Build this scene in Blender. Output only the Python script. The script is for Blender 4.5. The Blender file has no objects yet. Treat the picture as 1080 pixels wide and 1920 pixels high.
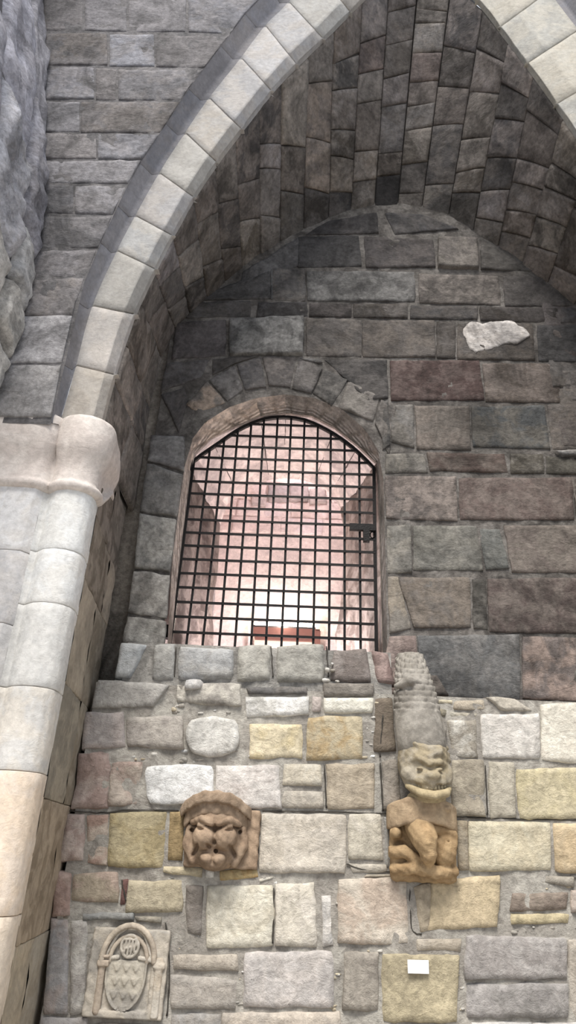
import bpy, math, random
import numpy as np
from mathutils import Vector, Matrix, noise
random.seed(7); RNG = np.random.default_rng(5)
SC = bpy.context.scene
COL = SC.collection

# ------------------------------------------------------------------ camera
F = 1280.0
PIT, ROL, YAW = math.radians(26.55), math.radians(2.708), math.radians(-1.46)
CAMZ = 1.6
cp, sp, cy_, sy_ = math.cos(PIT), math.sin(PIT), math.cos(YAW), math.sin(YAW)
R0 = Vector((cy_, -sy_, 0)); FW = Vector((sy_*cp, cy_*cp, sp)); UP0 = Vector((-sy_*sp, -cy_*sp, cp))
RT = R0*math.cos(ROL) + UP0*math.sin(ROL); UP = UP0*math.cos(ROL) - R0*math.sin(ROL)
cam = bpy.data.cameras.new('camera'); cam.sensor_fit = 'VERTICAL'; cam.sensor_height = 36; cam.sensor_width = 36*1080/1920
cam.lens = 36*F/1920; cam.clip_start = .05
co = bpy.data.objects.new('camera', cam); COL.objects.link(co)
co.matrix_world = Matrix(((RT.x, UP.x, -FW.x, 0), (RT.y, UP.y, -FW.y, 0), (RT.z, UP.z, -FW.z, CAMZ), (0, 0, 0, 1)))
SC.camera = co

def at(px, py, Y):                       # the point of the vertical plane at depth Y seen at a pixel
    d = FW + RT*((px-540)/F) - UP*((py-960)/F)
    k = Y/d.y
    return Vector((d.x*k, Y, d.z*k+CAMZ))
def xz(px, py, Y):
    p = at(px, py, Y); return (p.x, p.z)

# ------------------------------------------------------------------ helpers
DESAT = .22
def lin(c, k=1.0):
    out = []
    for v in c:
        v = v/255.0
        v = v/12.92 if v <= .04045 else ((v+.055)/1.055)**2.4
        out.append(v)
    g = .3*out[0]+.55*out[1]+.15*out[2]
    return [min((v+(g-v)*DESAT)*k, .92) for v in out]
def tag(o, label=None, cat=None, group=None, kind=None):
    if label: o['label'] = label
    if cat: o['category'] = cat
    if group: o['group'] = group
    if kind: o['kind'] = kind
    return o
def n3(v, s=1.0, o=0.0):
    return noise.noise(Vector((v[0]*s+o, v[1]*s-o*.7, v[2]*s+o*1.3)))

class MB:
    """collects geometry with per-vertex stone colours"""
    def __init__(s): s.v = []; s.f = []; s.a = []; s.b = []; s.r = []
    def add(s, vs, fs, a, b=None, r=None):
        o = len(s.v); b = b or a; r = random.random() if r is None else r
        s.v += [tuple(p) for p in vs]; s.f += [tuple(i+o for i in f) for f in fs]
        s.a += [a]*len(vs); s.b += [b]*len(vs); s.r += [r]*len(vs)
    def grid(s, pts, nu, nv, a, b=None, r=None):
        s.add(pts, [(j*nu+i, j*nu+i+1, (j+1)*nu+i+1, (j+1)*nu+i) for j in range(nv-1) for i in range(nu-1)], a, b, r)
    def box(s, x0, x1, y0, y1, z0, z1, a, b=None):
        vs = [(x, y, z) for z in (z0, z1) for y in (y0, y1) for x in (x0, x1)]
        s.add(vs, [(0, 2, 3, 1), (4, 5, 7, 6), (0, 1, 5, 4), (2, 6, 7, 3), (0, 4, 6, 2), (1, 3, 7, 5)], a, b)
    def obox(s, c, ax, ay, az, a, b=None):
        c = Vector(c); vs = [c+ax*i+ay*j+az*k for k in (-1, 1) for j in (-1, 1) for i in (-1, 1)]
        s.add(vs, [(0, 2, 3, 1), (4, 5, 7, 6), (0, 1, 5, 4), (2, 6, 7, 3), (0, 4, 6, 2), (1, 3, 7, 5)], a, b)
    def tube(s, pts, rad, a, n=8, closed=False, b=None):
        pts = [Vector(p) for p in pts]; N = len(pts); vs = []; up = None
        rads = rad if isinstance(rad, (list, tuple)) else [rad]*N
        for i, p in enumerate(pts):
            q0 = pts[(i-1) % N] if (closed or i > 0) else p; q1 = pts[(i+1) % N] if (closed or i < N-1) else p
            t = (q1-q0).normalized()
            if up is None: up = Vector((0, 1, 0)) if abs(t.y) < .9 else Vector((1, 0, 0))
            x = t.cross(up).normalized(); y = x.cross(t)
            vs += [p+(x*math.cos(2*math.pi*k/n)+y*math.sin(2*math.pi*k/n))*rads[i] for k in range(n)]
        fs = [(i*n+k, i*n+(k+1) % n, ((i+1) % N)*n+(k+1) % n, ((i+1) % N)*n+k) for i in range(N if closed else N-1) for k in range(n)]
        if not closed: fs += [tuple(range(n-1, -1, -1)), tuple((N-1)*n+k for k in range(n))]
        s.add(vs, fs, a, b)
    def build(s, name, mat, parent=None, smooth=True):
        me = bpy.data.meshes.new(name); me.from_pydata(s.v, [], s.f); me.update()
        for nm, data in (('colA', s.a), ('colB', s.b)):
            at_ = me.attributes.new(nm, 'FLOAT_COLOR', 'POINT')
            at_.data.foreach_set('color', np.array([(c[0], c[1], c[2], 1) for c in data], dtype=np.float32).ravel())
        at_ = me.attributes.new('rnd', 'FLOAT', 'POINT'); at_.data.foreach_set('value', np.array(s.r, dtype=np.float32))
        if smooth: me.shade_smooth()
        me.materials.append(mat)
        o = bpy.data.objects.new(name, me); COL.objects.link(o)
        if parent: o.parent = parent
        return o
def empty(name, loc):
    o = bpy.data.objects.new(name, None); o.location = loc; o.empty_display_size = .1; COL.objects.link(o); return o
def under(o, root):                       # parts are modelled in world space: keep them there under their thing
    o.parent = root; o.matrix_parent_inverse = Matrix.Translation(root.location).inverted() if root.type == 'EMPTY' else Matrix()
    return o

# ------------------------------------------------------------------ materials
def stone_mat(name, bump=.6, stain=.6, pits=.5, fine=1.0, rough=.9, scale=1.0, streak=1.5):
    m = bpy.data.materials.new(name); m.use_nodes = True; nt = m.node_tree; N = nt.nodes; L = nt.links
    for n in list(N): N.remove(n)
    out = N.new('ShaderNodeOutputMaterial'); bs = N.new('ShaderNodeBsdfPrincipled')
    L.new(bs.outputs[0], out.inputs[0]); bs.inputs['Roughness'].default_value = rough
    bs.inputs['Specular IOR Level'].default_value = .25
    A = N.new('ShaderNodeAttribute'); A.attribute_name = 'colA'
    B = N.new('ShaderNodeAttribute'); B.attribute_name = 'colB'
    R = N.new('ShaderNodeAttribute'); R.attribute_name = 'rnd'
    tc = N.new('ShaderNodeTexCoord')
    off = N.new('ShaderNodeVectorMath'); off.operation = 'SCALE'; off.inputs[0].default_value = (37, 19, 53); L.new(R.outputs['Fac'], off.inputs['Scale'])
    pos = N.new('ShaderNodeVectorMath'); pos.operation = 'ADD'; L.new(tc.outputs['Object'], pos.inputs[0]); L.new(off.outputs[0], pos.inputs[1])
    tcv = N.new('ShaderNodeVectorMath'); tcv.operation = 'ADD'; tcv.inputs[1].default_value = (3.1, 7.7, 1.3); L.new(tc.outputs['Object'], tcv.inputs[0])
    def nz(sc, det, ro=.6, dist=0.0, vec=pos):
        n = N.new('ShaderNodeTexNoise'); n.inputs['Scale'].default_value = sc*scale; n.inputs['Detail'].default_value = det
        n.inputs['Roughness'].default_value = ro; n.inputs['Distortion'].default_value = dist; L.new(vec.outputs[0], n.inputs['Vector']); return n
    def rng(src, a, b, c, d):
        n = N.new('ShaderNodeMapRange'); n.inputs[1].default_value = a; n.inputs[2].default_value = b; n.inputs[3].default_value = c; n.inputs[4].default_value = d
        L.new(src, n.inputs[0]); return n
    def mul(a, b):
        n = N.new('ShaderNodeMath'); n.operation = 'MULTIPLY'; L.new(a, n.inputs[0]); L.new(b, n.inputs[1]); return n
    n1 = nz(5.5, 7, .62, .6); f1 = rng(n1.outputs[0], .44, .56, 0, 1)
    mx = N.new('ShaderNodeMix'); mx.data_type = 'RGBA'; L.new(f1.outputs[0], mx.inputs[0]); L.new(A.outputs['Color'], mx.inputs[6]); L.new(B.outputs['Color'], mx.inputs[7])
    n2 = nz(26, 8, .7); f2 = rng(n2.outputs[0], .3, .7, 1-.30*fine, 1+.26*fine)
    n3_ = nz(1.9, 8, .68, 1.4, tcv); f3 = rng(n3_.outputs[0], .36, .56, 1-stain*.55, 1.06)
    n4 = nz(60, 4, .6, .3); f4 = rng(n4.outputs[0], .28, .36, 1-pits*.6, 1)
    # streaky horizontal wear and dark thin cracks
    mp = N.new('ShaderNodeVectorMath'); mp.operation = 'MULTIPLY'; mp.inputs[1].default_value = (1, 1, streak); L.new(pos.outputs[0], mp.inputs[0])
    n5 = nz(9, 7, .7, 1.5, mp); f5 = rng(n5.outputs[0], .3, .42, 1-pits*.45, 1)
    m1 = mul(f2.outputs[0], f3.outputs[0]); m2 = mul(m1.outputs[0], f4.outputs[0]); m3 = mul(m2.outputs[0], f5.outputs[0])
    mc = N.new('ShaderNodeVectorMath'); mc.operation = 'SCALE'; L.new(mx.outputs[2], mc.inputs[0]); L.new(m3.outputs[0], mc.inputs['Scale'])
    L.new(mc.outputs[0], bs.inputs['Base Color'])
    ad = N.new('ShaderNodeMath'); ad.operation = 'MULTIPLY_ADD'; L.new(n2.outputs[0], ad.inputs[0]); ad.inputs[1].default_value = .8; L.new(n5.outputs[0], ad.inputs[2])
    ad2 = N.new('ShaderNodeMath'); ad2.operation = 'MULTIPLY_ADD'; L.new(f4.outputs[0], ad2.inputs[0]); ad2.inputs[1].default_value = .35; L.new(ad.outputs[0], ad2.inputs[2])
    bp = N.new('ShaderNodeBump'); bp.inputs['Strength'].default_value = bump; bp.inputs['Distance'].default_value = .03
    L.new(ad2.outputs[0], bp.inputs['Height']); L.new(bp.outputs[0], bs.inputs['Normal'])
    return m
M_ROUGH = stone_mat('rough_limestone', .6, .30, .55, 1.05)
M_DARK = stone_mat('weathered_dark_stone', .5, .95, .6, 1.35, streak=2.2)
M_SMOOTH = stone_mat('dressed_limestone', .28, .22, .28, .6)
M_CARVE = stone_mat('carved_stone', .35, .35, .35, .9)
M_PLASTER = stone_mat('pink_plastered_stone', .35, .3, .4, .7)
def simple(name, c, rough=.6, metal=0, spec=.5, emit=None, es=0, bump=0, bscale=60):
    m = bpy.data.materials.new(name); m.use_nodes = True; b = m.node_tree.nodes['Principled BSDF']; nt = m.node_tree
    b.inputs['Base Color'].default_value = (*c, 1); b.inputs['Roughness'].default_value = rough; b.inputs['Metallic'].default_value = metal
    b.inputs['Specular IOR Level'].default_value = spec
    n = nt.nodes.new('ShaderNodeTexNoise'); n.inputs['Scale'].default_value = bscale; n.inputs['Detail'].default_value = 5
    tc = nt.nodes.new('ShaderNodeTexCoord'); nt.links.new(tc.outputs['Object'], n.inputs['Vector'])
    r = nt.nodes.new('ShaderNodeMapRange'); r.inputs[3].default_value = .8; r.inputs[4].default_value = 1.15; nt.links.new(n.outputs[0], r.inputs[0])
    s = nt.nodes.new('ShaderNodeVectorMath'); s.operation = 'SCALE'; s.inputs[0].default_value = c; nt.links.new(r.outputs[0], s.inputs['Scale'])
    nt.links.new(s.outputs[0], b.inputs['Base Color'])
    if bump:
        bp = nt.nodes.new('ShaderNodeBump'); bp.inputs['Strength'].default_value = bump; bp.inputs['Distance'].default_value = .01
        nt.links.new(n.outputs[0], bp.inputs['Height']); nt.links.new(bp.outputs[0], b.inputs['Normal'])
    if emit: b.inputs['Emission Color'].default_value = (*emit, 1); b.inputs['Emission Strength'].default_value = es
    return m
M_IRON = simple('black_iron', (.012, .011, .011), .55, .6, .4, bump=.3)
M_WOOD = simple('red_brown_wood', (.15, .066, .05), .5, bump=.2, bscale=25)
M_TANWOOD = simple('tan_wood', (.42, .24, .13), .5, bump=.2, bscale=25)
M_PAPER = simple('white_paper', (.86, .86, .88), .6)
M_LAMP = simple('lit_lamp_tube', (.9, .8, .7), .4, emit=(1, .86, .68), es=30)
M_GREY = simple('grey_metal', (.1, .09, .09), .5, .5)

# ------------------------------------------------------------------ stones on a surface
def stone(B, S, quad, h, ca, cb=None, r=.02, corner=.12, rough=.006, wob=.008, back=.03, res=.03, freq=7.0, tilt=.004):
    """one bulging block; quad = TL,TR,BR,BL in surface coordinates (metres)"""
    q = [Vector((p[0], p[1])) for p in quad]
    w = max(((q[1]-q[0]).length+(q[2]-q[3]).length)/2, .01); hh = max(((q[3]-q[0]).length+(q[2]-q[1]).length)/2, .01)
    r = min(r, w*.3, hh*.3)
    def ticks(L):
        e = r/L; n = max(2, min(28, int(L/res)))
        mid = [e+(1-2*e)*i/n for i in range(n+1)]
        return [0, e*.12, e*.45]+mid+[1-e*.45, 1-e*.12, 1]
    U, V = ticks(w), ticks(hh); o = random.random()*50; tx, ty = random.uniform(-tilt, tilt), random.uniform(-tilt, tilt)
    pts = []
    for t in V:
        for s in U:
            a, b = 2*s-1, 2*t-1
            a2 = a*math.sqrt(max(0, 1-corner*b*b*b*b*.5)); b2 = b*math.sqrt(max(0, 1-corner*a*a*a*a*.5))
            if corner > .6: a2 = a*math.sqrt(1-corner*b*b*.5); b2 = b*math.sqrt(1-corner*a*a*.5)
            s2, t2 = (a2+1)/2, (b2+1)/2
            p = (q[0]*(1-s2)+q[1]*s2)*(1-t2)+(q[3]*(1-s2)+q[2]*s2)*t2
            k = max(abs(a), abs(b))**3
            wx = noise.noise(Vector((p.x*9, p.y*9, o)))*wob*k+noise.noise(Vector((p.x*30, p.y*30, o)))*wob*.4*k
            wy = noise.noise(Vector((p.x*9, p.y*9, o+9)))*wob*k+noise.noise(Vector((p.x*30, p.y*30, o+9)))*wob*.4*k
            d = min(min(s, 1-s)*w, min(t, 1-t)*hh)
            e = min(1, d/r); prof = 1-(1-e)**2
            ht = -back+(h+back)*prof
            ht += prof*(rough*1.3*noise.noise(Vector((p.x*freq, p.y*freq, o+3)))+rough*.8*noise.noise(Vector((p.x*freq*3, p.y*freq*3, o+5)))+tx*a+ty*b)
            pts.append(S(p.x+wx, p.y+wy, ht))
    B.grid(pts, len(U), len(V), ca, cb)
def plane(Y): return lambda u, v, h: Vector((u, Y-h, v))
def tones(c, k, var=.12, two=.22):
    f = random.uniform(1-var, 1+var)
    a = [x*f for x in lin(c, k)]
    g = 1-random.uniform(.3, 1)*two if random.random() < .6 else 1+random.uniform(.2, 1)*two*.8
    t = random.uniform(-.04, .04)
    b = [a[0]*g*(1+t), a[1]*g, a[2]*g*(1-t*1.5)]
    return a, b
def px_stone(B, Y, z, quad, c, k, S=None, g=0.0, **kw):
    """quad in crop coordinates z = (ox, oy, scale); 4 numbers = rectangle"""
    if len(quad) == 4 and not isinstance(quad[0], (tuple, list)):
        x0, y0, x1, y1 = quad; quad = [(x0, y0), (x1, y0), (x1, y1), (x0, y1)]
    pts = [xz(z[0]+p[0]*z[2], z[1]+p[1]*z[2], Y) for p in quad]
    m = (sum(p[0] for p in pts)/4, sum(p[1] for p in pts)/4)
    if g: pts = [(p[0]+(m[0]-p[0])*g, p[1]+(m[1]-p[1])*g) for p in pts]
    cb = kw.pop('cb', None); var = kw.pop('var', .06); two = kw.pop('two', .22)
    a, b = tones(c, k, var, two)
    if cb: b = lin(cb, k)
    h = kw.pop('h', .03)
    stone(B, S or plane(Y), pts, h, a, b, **kw)
def backing(B, x0, x1, z0, z1, Y, c, k, step=.06, amp=.008, cb=None):
    nx = max(2, int((x1-x0)/step)+1); nz = max(2, int((z1-z0)/step)+1); pts = []
    for j in range(nz):
        for i in range(nx):
            x = x0+(x1-x0)*i/(nx-1); z = z0+(z1-z0)*j/(nz-1)
            pts.append((x, Y+amp*noise.noise(Vector((x*6, z*6, Y)))+amp*.7*noise.noise(Vector((x*19, z*19, Y))), z))
    B.grid(pts, nx, nz, lin(c, k), lin(cb or [v*.78 for v in c], k))
def rubble(B, Y, px0, py0, px1, py1, n, k, cols, smin=5, smax=16, h=.012):
    for _ in range(n):
        x = random.uniform(px0, px1); y = random.uniform(py0, py1)
        if at(x, y, Y).x < -1.28: continue
        w = random.uniform(smin, smax); hh = w*random.uniform(.4, .9)
        px_stone(B, Y, (0, 0, 1), [(x-w/2, y-hh/2+random.uniform(-2, 2)), (x+w/2, y-hh/2), (x+w/2, y+hh/2), (x-w/2, y+hh/2)],
                 random.choice(cols), k, h=h*random.uniform(.5, 1.2), r=.02, corner=.9, wob=.008, back=.01, res=.03)

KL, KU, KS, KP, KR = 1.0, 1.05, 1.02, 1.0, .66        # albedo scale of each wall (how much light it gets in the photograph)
YL, YU, YG, YF = 4.5, 4.85, 5.1, 3.6         # depths: lower wall, upper wall, grate, front arch
W = (214, 212, 208); L_ = (204, 197, 182); Yl = (201, 184, 140); O_ = (172, 136, 84); T = (178, 166, 147)
G = (160, 156, 151); D = (122, 117, 111); P_ = (176, 163, 155); R_ = (176, 148, 134); Br = (134, 119, 103)

def cat(pts, t):
    n = len(pts)-1; t = min(max(t, 0), n-1e-6); i = int(t); f = t-i
    p0, p1, p2, p3 = pts[max(i-1, 0)], pts[i], pts[i+1], pts[min(i+2, n)]
    return .5*((2*p1)+(p2-p0)*f+(2*p0-5*p1+4*p2-p3)*f*f+(3*p1-p0-3*p2+p3)*f*f*f)
# ================================================================== LOWER WALL
B = MB()
backing(B, -1.315, 3.0, 0, 2.55, YL-.008, (168, 163, 153), KL, .045, .012, (146, 140, 131))
B.box(-1.5, -1.3, YL+.14, 5.0, 0, 2.50, lin((120, 108, 96), KL)); B.box(-1.318, 3.0, YL+.03, 5.0, 0, 2.50, lin((150, 136, 124), KL)); 
backing(B, -1.16, .62, 2.45, 2.835, YL+.03, (162, 158, 151), KL, .045, .012)
B.box(-1.16, .62, YL+.07, 5.6, 2.4, 2.80, lin(G, KL))
Z7 = (100, 1200, .55556); Z8 = (600, 1200, .44444); ZA = (100, 1620, .5); ZB = (560, 1620, .48148)
YS = YL+.04
chis = dict(rough=.013, freq=13, wob=.012)
sill = [([(222, 6), (330, 12), (264, 138), (203, 134)], (184, 186, 186), dict(cb=(160, 164, 166))), ([(337, 12), (418, 8), (414, 145), (326, 140)], (164, 163, 159), {}),
        ([(422, 18), (616, 26), (612, 142), (414, 140)], (168, 166, 162), chis), ([(622, 16), (738, 14), (738, 148), (612, 148)], (163, 160, 151), chis),
        ([(748, 16), (914, 8), (922, 150), (746, 152)], (163, 160, 151), chis), ([(940, 34), (1060, 24), (1082, 150), (926, 150)], (141, 132, 126), dict(cb=(120, 110, 104))),
        ([(1064, 30), (1130, 40), (1160, 160), (1086, 150)], (150, 128, 121), dict(cb=(128, 106, 100)))]
for q, c, kw in sill: px_stone(B, YS, Z7, q, c, KL, h=.04, r=.03, corner=.25, **({**dict(rough=.008, wob=.01), **kw}))
row = [
 (Z7, [(152, 135), (395, 150), (335, 226), (132, 234)], (176, 172, 166), dict(cb=(158, 154, 148))),
 (Z7, [(418, 150), (630, 150), (636, 228), (420, 214)], (150, 144, 136), dict(rough=.02, cb=(186, 180, 168), wob=.02)),
 (Z7, [(448, 134), (502, 132), (505, 172), (440, 176)], (200, 196, 192), dict(corner=.9, h=.055)),
 (Z7, [(652, 158), (852, 158), (856, 188), (660, 188)], (118, 113, 108), dict(h=.022)),  # shaded top of the white slab below, painted as a dark strip
 (Z7, [(650, 192), (858, 190), (864, 258), (654, 262)], W, dict(cb=(190, 187, 180))),
 (Z7, [(915, 146), (1078, 146), (1080, 194), (914, 194)], (134, 127, 118), dict(h=.028, wob=.004)),  # same slab as the next piece; shade on its top put into the colour
 (Z7, [(914, 195), (1080, 195), (1076, 250), (914, 250)], (212, 208, 194), dict(wob=.004, h=.03, cb=(206, 202, 186))),
 (Z7, [(872, 190), (908, 188), (906, 246), (870, 246)], P_, {}),
 (Z7, [(110, 246), (238, 243), (246, 364), (98, 370)], (178, 166, 160), dict(cb=(166, 158, 154))),
 (Z7, [(250, 262), (436, 256), (440, 370), (252, 362)], (172, 164, 154), dict(cb=(158, 150, 142), rough=.012)),
 (Z7, (452, 260, 628, 394), (192, 189, 182), dict(corner=.8, rough=.014, h=.045)),
 (Z7, [(664, 285), (842, 284), (838, 400), (660, 402)], Yl, dict(cb=(206, 192, 158))),
 (Z7, [(858, 260), (1040, 258), (1044, 404), (854, 406)], (186, 172, 140), dict(cb=(172, 148, 104))),
 (Z7, [(86, 384), (194, 380), (190, 566), (62, 570)], (176, 158, 148), dict(cb=(162, 138, 128), rough=.02, wob=.02)),
 (Z7, [(196, 412), (296, 410), (292, 556), (188, 560)], (176, 162, 148), dict(cb=(164, 142, 130), rough=.02, wob=.02)),
 (Z7, [(312, 422), (540, 420), (540, 550), (322, 560)], (219, 219, 218), dict(cb=(206, 206, 204), rough=.014, corner=.35)),
 (Z7, [(550, 424), (762, 420), (766, 570), (548, 566)], (200, 194, 188), dict(cb=(190, 182, 176), rough=.012)),
 (Z7, [(776, 416), (904, 418), (908, 494), (772, 494)], (192, 182, 162), dict(wob=.005)),
 (Z7, [(772, 504), (910, 510), (912, 572), (770, 570)], (190, 180, 164), dict(wob=.005)),
 (Z7, [(920, 420), (1082, 416), (1084, 572), (922, 572)], (176, 162, 140), dict(cb=(164, 150, 128))),
 (Z7, [(48, 590), (112, 585), (104, 745), (20, 745)], (180, 164, 154), dict(cb=(166, 144, 134), rough=.02, wob=.02)),
 (Z7, [(116, 592), (190, 584), (186, 760), (112, 752)], (182, 166, 150), dict(cb=(170, 140, 124), rough=.015)),
 (Z7, [(192, 584), (384, 578), (372, 770), (188, 762)], (174, 160, 122), dict(cb=(164, 148, 106))),
 (Z7, [(392, 580), (446, 580), (440, 746), (384, 744)], (162, 138, 92), dict(cb=(140, 118, 76), wob=.003)),
 (Z7, [(704, 588), (986, 588), (984, 786), (698, 782)], (196, 187, 173), dict(cb=(188, 178, 162))),
 (Z8, [(116, 738), (256, 735), (270, 930), (118, 924)], (202, 194, 178), dict(cb=(188, 180, 162))),
 (Z8, [(118, 938), (280, 942), (284, 984), (140, 986)], (178, 170, 156), dict(h=.02)),
 (Z7, [(372, 758), (506, 762), (502, 804), (370, 788)], (196, 182, 148), dict(h=.02)),
 (Z7, (512, 770, 546, 806), (206, 204, 198), dict(h=.02)),
 (Z7, [(556, 772), (688, 770), (690, 804), (560, 816)], (190, 166, 112), dict(cb=(178, 134, 60), h=.02)),
 (Z7, [(690, 802), (756, 790), (740, 808), (694, 822)], (176, 172, 160), dict(h=.015)),
 (ZA, [(80, 36), (250, 22), (246, 150), (70, 138)], (166, 152, 130), dict(cb=(174, 152, 136))),
 (ZA, [(256, 56), (288, 52), (276, 156), (248, 158)], (116, 82, 76), dict(h=.015, wob=.012)),
 (ZA, [(284, 62), (488, 60), (486, 176), (272, 186)], (182, 170, 142), dict(cb=(170, 158, 130))),
 (ZA, [(494, 80), (568, 82), (558, 264), (500, 256)], (142, 135, 127), dict(cb=(124, 116, 108), rough=.012)),
 (ZA, [(578, 82), (826, 80), (820, 308), (574, 314)], (190, 182, 162), dict(cb=(206, 200, 182))),
 (ZA, [(832, 78), (980, 68), (986, 310), (832, 306)], (201, 193, 180), dict(cb=(194, 186, 170))),
 (ZA, [(1000, 128), (1038, 128), (1056, 310), (1004, 316)], (206, 200, 192), dict(h=.02, wob=.02)),
 (ZA, [(118, 184), (300, 176), (296, 214), (120, 214)], (150, 150, 146), dict(h=.02, wob=.02, rough=.015)),
 (ZA, [(300, 190), (408, 196), (404, 226), (312, 218)], (158, 150, 134), dict(h=.02)),
 (ZA, [(8, 24), (74, 30), (70, 196), (-10, 200)], (178, 154, 142), dict(cb=(164, 136, 124), rough=.02)),
 (ZA, [(-10, 206), (62, 206), (58, 560), (-40, 560)], (152, 150, 150), dict(cb=(166, 154, 148), rough=.012)),
 (ZA, [(66, 216), (134, 214), (124, 556), (62, 560)], (168, 162, 156), dict(cb=(186, 182, 174), rough=.016)),
 (ZA, [(-40, 566), (130, 570), (130, 640), (-50, 640)], (160, 154, 150), {}),
 (ZA, [(452, 332), (690, 334), (692, 404), (450, 398)], (172, 162, 148), dict(cb=(160, 150, 136))),
 (ZA, [(440, 414), (688, 424), (682, 545), (438, 545)], (168, 160, 150), dict(cb=(158, 152, 144))),
 (ZA, [(722, 332), (1044, 324), (1050, 540), (714, 534)], (182, 176, 172), dict(cb=(190, 182, 176))),
 (ZA, [(640, 552), (1070, 548), (1070, 660), (640, 660)], (174, 164, 152), {}),
 (ZA, [(440, 556), (630, 558), (630, 660), (436, 660)], (150, 144, 136), dict(rough=.015)),
 (ZA, [(140, 592), (430, 596), (430, 660), (136, 660)], (168, 158, 146), {}),
 (ZB, [(158, 58), (420, 55), (424, 312), (150, 310)], (190, 179, 163), dict(cb=(182, 164, 146))),
 (ZB, [(440, 92), (520, 66), (510, 262), (470, 268)], (176, 162, 138), {}),
 (ZB, [(512, 58), (782, 46), (770, 246), (500, 262)], (192, 173, 137), dict(cb=(184, 166, 130))),
 (ZB, [(826, 110), (1046, 108), (1046, 184), (824, 186)], (144, 130, 116), dict(cb=(128, 114, 102), rough=.012)),
 (ZB, [(830, 190), (1050, 188), (1046, 236), (830, 240)], (182, 168, 130), dict(h=.02)),
 (ZB, [(1056, 98), (1130, 98), (1130, 190), (1056, 192)], (182, 164, 148), {}),
 (ZB, [(960, 46), (1070, 42), (1066, 96), (950, 78)], (166, 158, 144), dict(h=.02)),
 (ZB, [(176, 336), (312, 342), (310, 570), (170, 566)], (156, 148, 136), dict(cb=(140, 132, 122), rough=.012)),
 (ZB, [(326, 348), (622, 352), (610, 612), (330, 616)], (174, 161, 128), dict(cb=(162, 150, 120))),
 (ZB, [(462, 286), (632, 286), (628, 344), (456, 340)], (172, 160, 142), dict(h=.022)),
 (ZB, [(652, 276), (1036, 286), (1036, 448), (650, 450)], (163, 158, 154), dict(cb=(150, 144, 140))),
 (ZB, [(654, 464), (1042, 458), (1040, 600), (660, 600)], (158, 153, 150), dict(cb=(142, 138, 134))),
 (ZB, [(1044, 300), (1140, 300), (1140, 600), (1048, 600)], (170, 160, 146), dict(rough=.012)),
 (ZB, [(670, 612), (900, 608), (900, 680), (670, 680)], (190, 186, 180), {}), (ZB, [(905, 612), (1140, 612), (1140, 680), (905, 680)], (176, 172, 168), {}),
 (ZB, [(330, 622), (655, 622), (655, 690), (330, 690)], (168, 156, 134), {}),
 (Z8, [(222, 252), (306, 246), (322, 472), (224, 470)], (136, 123, 104), dict(cb=(112, 100, 86), h=.015)),
 (Z8, [(258, 514), (330, 500), (342, 714), (262, 714)], (154, 145, 133), dict(cb=(138, 130, 118))),
 (Z8, [(530, 342), (658, 338), (662, 500), (550, 492)], (198, 193, 182), dict(cb=(150, 142, 128), rough=.014)),
 (Z8, [(676, 318), (918, 312), (920, 505), (684, 498)], (210, 205, 197), dict(cb=(200, 194, 186), rough=.01)),
 (Z8, [(930, 276), (1110, 266), (1110, 525), (930, 508)], (214, 208, 192), dict(cb=(204, 196, 180))),
 (Z8, [(552, 506), (690, 506), (696, 746), (548, 744)], (168, 158, 138), dict(cb=(152, 142, 124), rough=.022, freq=9)),
 (Z8, [(706, 512), (814, 516), (826, 750), (710, 752)], (178, 170, 152), dict(cb=(168, 160, 142), rough=.014)),
 (Z8, [(826, 546), (1110, 540), (1110, 756), (840, 756)], (196, 183, 142), dict(cb=(188, 176, 142), rough=.01)),
 (Z8, [(570, 762), (625, 764), (628, 970), (578, 970)], (168, 156, 134), dict(wob=.003, corner=.02)),
 (Z8, [(627, 764), (966, 768), (968, 972), (630, 976)], (198, 189, 162), dict(cb=(194, 182, 152), wob=.004)),
 (Z8, [(976, 772), (1110, 772), (1110, 978), (986, 976)], (192, 168, 128), {}),
 (Z8, [(262, 742), (296, 742), (294, 960), (268, 960)], (150, 146, 138), dict(h=.015)),
 (Z8, [(200, 988), (370, 980), (366, 1004), (180, 1006)], (172, 164, 150), dict(h=.015)),
 (Z8, [(384, 994), (484, 992), (476, 1022), (400, 1022)], (160, 154, 134), dict(h=.02)),
 (Z8, [(490, 250), (560, 250), (560, 276), (490, 276)], (198, 188, 160), dict(h=.02)),
 (Z8, [(564, 252), (690, 250), (700, 300), (560, 300)], (170, 156, 134), dict(rough=.02, h=.02)),
 (Z8, [(700, 244), (820, 246), (900, 300), (760, 300)], (190, 182, 168), dict(rough=.02, h=.02)),
 (Z8, [(480, 284), (540, 290), (528, 336), (486, 320)], (140, 130, 108), dict(corner=.7, h=.02)),
 (Z8, [(546, 300), (668, 306), (660, 334), (548, 334)], (172, 164, 146), dict(h=.012)),
]
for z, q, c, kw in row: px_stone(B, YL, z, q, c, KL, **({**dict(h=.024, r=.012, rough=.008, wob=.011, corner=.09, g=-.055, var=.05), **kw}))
bits = [(214, 212, 208), (190, 186, 178), (168, 162, 152), (150, 144, 134), (186, 172, 144)]
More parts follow.
